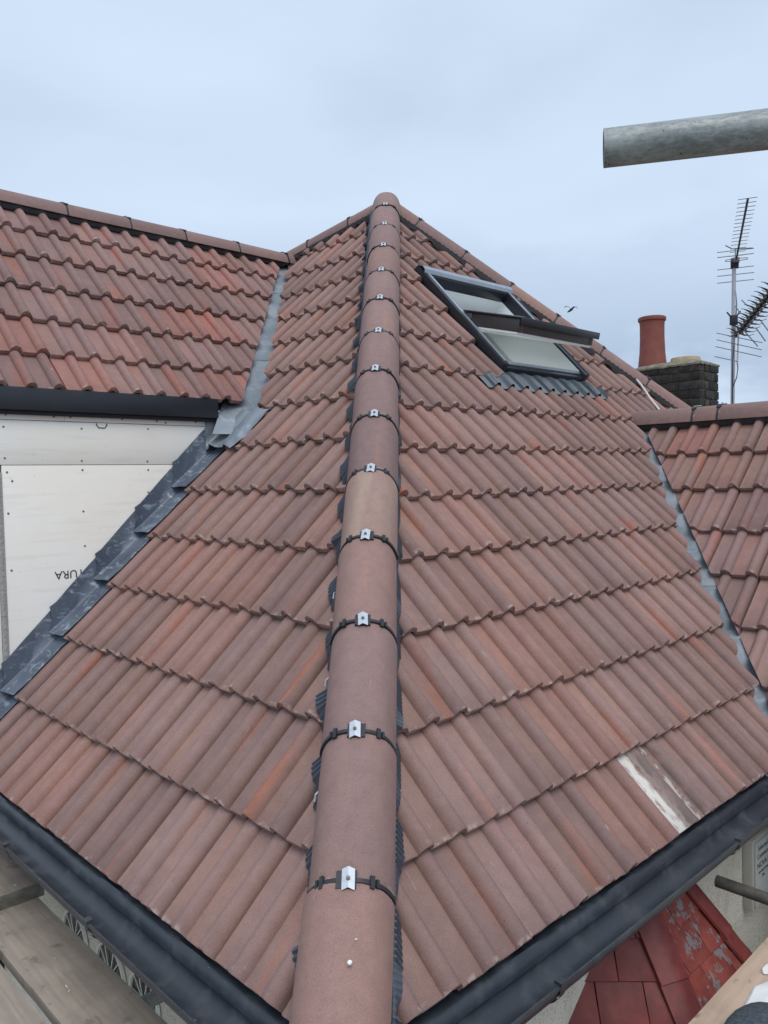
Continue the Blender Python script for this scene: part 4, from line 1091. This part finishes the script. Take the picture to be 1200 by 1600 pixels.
# ================================================================== red tiled bay roof
sc_ = 1.20
A0 = eR*1.25 + mR*.2 + UP*.375; BA = CAMP + (A0-CAMP)*sc_; SL = 1.311
bay = thing('bay_canopy', V((1.6, .95, -5.4)), 'bay roof of small red painted tiles below the right gutter', 'bay roof')
ang = math.atan2(-mR.y, -mR.x)
wallo = line = OV + .002
def facet(k):
    m_ = V((math.cos(ang+k*math.pi/4), math.sin(ang+k*math.pi/4), 0)); t_ = V((-m_.y, m_.x, 0))
    dnv = (m_ - UP*SL).normalized(); return frame(BA, t_, -dnv, t_.cross(-dnv)), m_, t_
GA, PW = .137, .170
for k in (-1, 0, 1):
    Fk, m_, t_ = facet(k)
    for r in range(0, 10):
        y = -.30 - GA*r - (.012 if k == -1 else .03); half = abs(y)/math.sqrt(1+SL*SL)*math.tan(math.pi/8)
        off = (r % 2)*PW/2 + (.02 if k == -1 else .045)
        for i in range(-6, 7):
            x = i*PW + off
            if x > half or x + PW < -half: continue
            bm = bmesh.new(); th = .011
            m = Fk @ Matrix.Translation((x, y, .010 + rnd.uniform(0, .003))) @ Matrix.Rotation(rnd.uniform(-.015, .015), 4, 'Z') @ Matrix.Rotation(-.065 + rnd.uniform(-.012, .012), 4, 'X')
            box(bm, I4, .001, PW-.002, 0, .20, -th, 0, .0015)
            inv = m.inverted(); r3 = inv.to_3x3(); bad = False
            planes = [(mR*wallo, mR)]
            for sg in (-1, 1):
                if (k == -1 and sg == -1) or (k == 1 and sg == 1): continue
                hd = V((math.cos(ang+(k+sg*.5)*math.pi/4), math.sin(ang+(k+sg*.5)*math.pi/4), 0)); pn = V((-hd.y, hd.x, 0))*sg
                planes.append((BA, pn))
            for co, no in planes:
                bmesh.ops.bisect_plane(bm, geom=bm.verts[:]+bm.edges[:]+bm.faces[:], plane_co=inv @ co, plane_no=r3 @ no, clear_outer=True)
                if len(bm.faces) < 3: bad = True; break
            if bad: bm.free(); continue
            put('tile', tomesh('tile', bm, 'red_flake' if (k == 0 and r in (2, 3, 4, 5)) else 'red'), bay, m)
    # sheet below the tiles
    bm = bmesh.new(); yb = -1.75; hb = abs(yb)/math.sqrt(1+SL*SL)*math.tan(math.pi/8)*1.0
    poly(bm, [Fk @ V((0, 0, -.02)), Fk @ V((-hb, yb, -.02)), Fk @ V((hb, yb, -.02))])
    bmesh.ops.bisect_plane(bm, geom=bm.verts[:]+bm.edges[:]+bm.faces[:], plane_co=mR*wallo, plane_no=mR, clear_outer=True)
    put('roof_deck', tomesh('roof_deck', bm, 'felt'), bay)
for sg in (-1, 1):
    hd = V((math.cos(ang+sg*math.pi/8), math.sin(ang+sg*math.pi/8), -SL*math.cos(math.pi/8))); hl = hd.length; hd.normalize()
    sd_ = hd.cross(UP).normalized(); nn_ = sd_.cross(hd); nn_ = nn_ if nn_.z > 0 else -nn_
    t = .30
    while t < 1.75:
        l = .31; bm = bmesh.new(); rows = []
        for y in (0, l):
            lift = .030 if y else .022
            rows.append([BA + hd*(t+y) + sd_*a + nn_*(lift - abs(a)*.36 + .004) for a in (-.062, -.035, -.012, .012, .035, .062)])
        solid_sheet(bm, rows, nn_*.010)
        bmesh.ops.bisect_plane(bm, geom=bm.verts[:]+bm.edges[:]+bm.faces[:], plane_co=mR*wallo, plane_no=mR, clear_outer=True)
        if len(bm.faces) > 3: put('hip_tile', tomesh('hip_tile', bm, 'red'), bay)
        else: bm.free()
        t += l-.03
# bay walls
bm = bmesh.new(); rin = 1.0; pts = []
zb = BA.z - SL*1.02
for kk in (-1.6, -.5, .5, 1.6):
    a = ang + kk*math.pi/4; rr_ = rin/math.cos(math.pi/8); pts.append(V((BA.x + rr_*math.cos(a)*.93, BA.y + rr_*math.sin(a)*.93, 0)))
for a, b in zip(pts, pts[1:]): poly(bm, [a + V((0, 0, -5.4)), b + V((0, 0, -5.4)), b + V((0, 0, zb)), a + V((0, 0, zb))])
put('wall', tomesh('wall', bm, 'dash'), bay)

# ================================================================== box on the wall
bxF = frame(eR*2.64 + mR*(OV-.001) + V((0, 0, -.43)), eR, UP, -mR)
# X along the wall, Y up, Z out of the wall
bx = thing('wall_box', bxF @ V((.25, -.35, 0)), 'grey-white plastic box with printed lid on the pebbledash wall', 'wall box')
bm = bmesh.new(); box(bm, bxF, 0, .50, -.34, 0, .0, .048, .006); put('housing', tomesh('housing', bm, 'box'), bx)
bm = bmesh.new(); box(bm, bxF, .016, .482, -.325, -.016, .046, .058, .005); put('lid', tomesh('lid', bm, 'boxlabel'), bx)
for body, sz, y, x in (('Selected', .034, -.058, .06), ('Commercial', .034, -.096, .05), ('NOVA KEEN', .040, -.142, .048), ('security systems', .020, -.168, .062), ('24h', .020, -.195, .105)):
    text(body, sz, bxF @ Matrix.Translation((x-.02, y, .0586)), 'ink', bx)

# ================================================================== bird
bq = V((5.361, 23.724, 6.609)); bd_ = thing('flying_bird', bq, 'small dark bird flying beyond the roof window', 'bird')
bm = bmesh.new(); right, up_ = rt, -dn
body = [(-.12, -.085), (-.07, -.06), (0, -.01), (.05, .045), (.075, .085)]
tube(bm, [bq + right*a + up_*b + fw*(-a*.5) for a, b in body], [.012, .030, .042, .028, .006], 8)
for sg, pth in ((-1, [(-.01, .0, .06), (-.09, .075, .05), (-.17, .10, .035), (-.24, .045, .004)]), (1, [(.02, .03, .06), (.10, .075, .05), (.17, .065, .035), (.20, .01, .004)])):
    rows = [[], [], []]
    for a, b, c in pth:
        for i, o in enumerate((c, 0, -c)): rows[i].append(bq + right*a + up_*(b + o*.55) + fw*(o*1.3) + fw*(.05 if i == 1 else 0)*0)
    solid_sheet(bm, rows, up_*.008)
put('body', tomesh('body', bm, 'bird'), bd_)
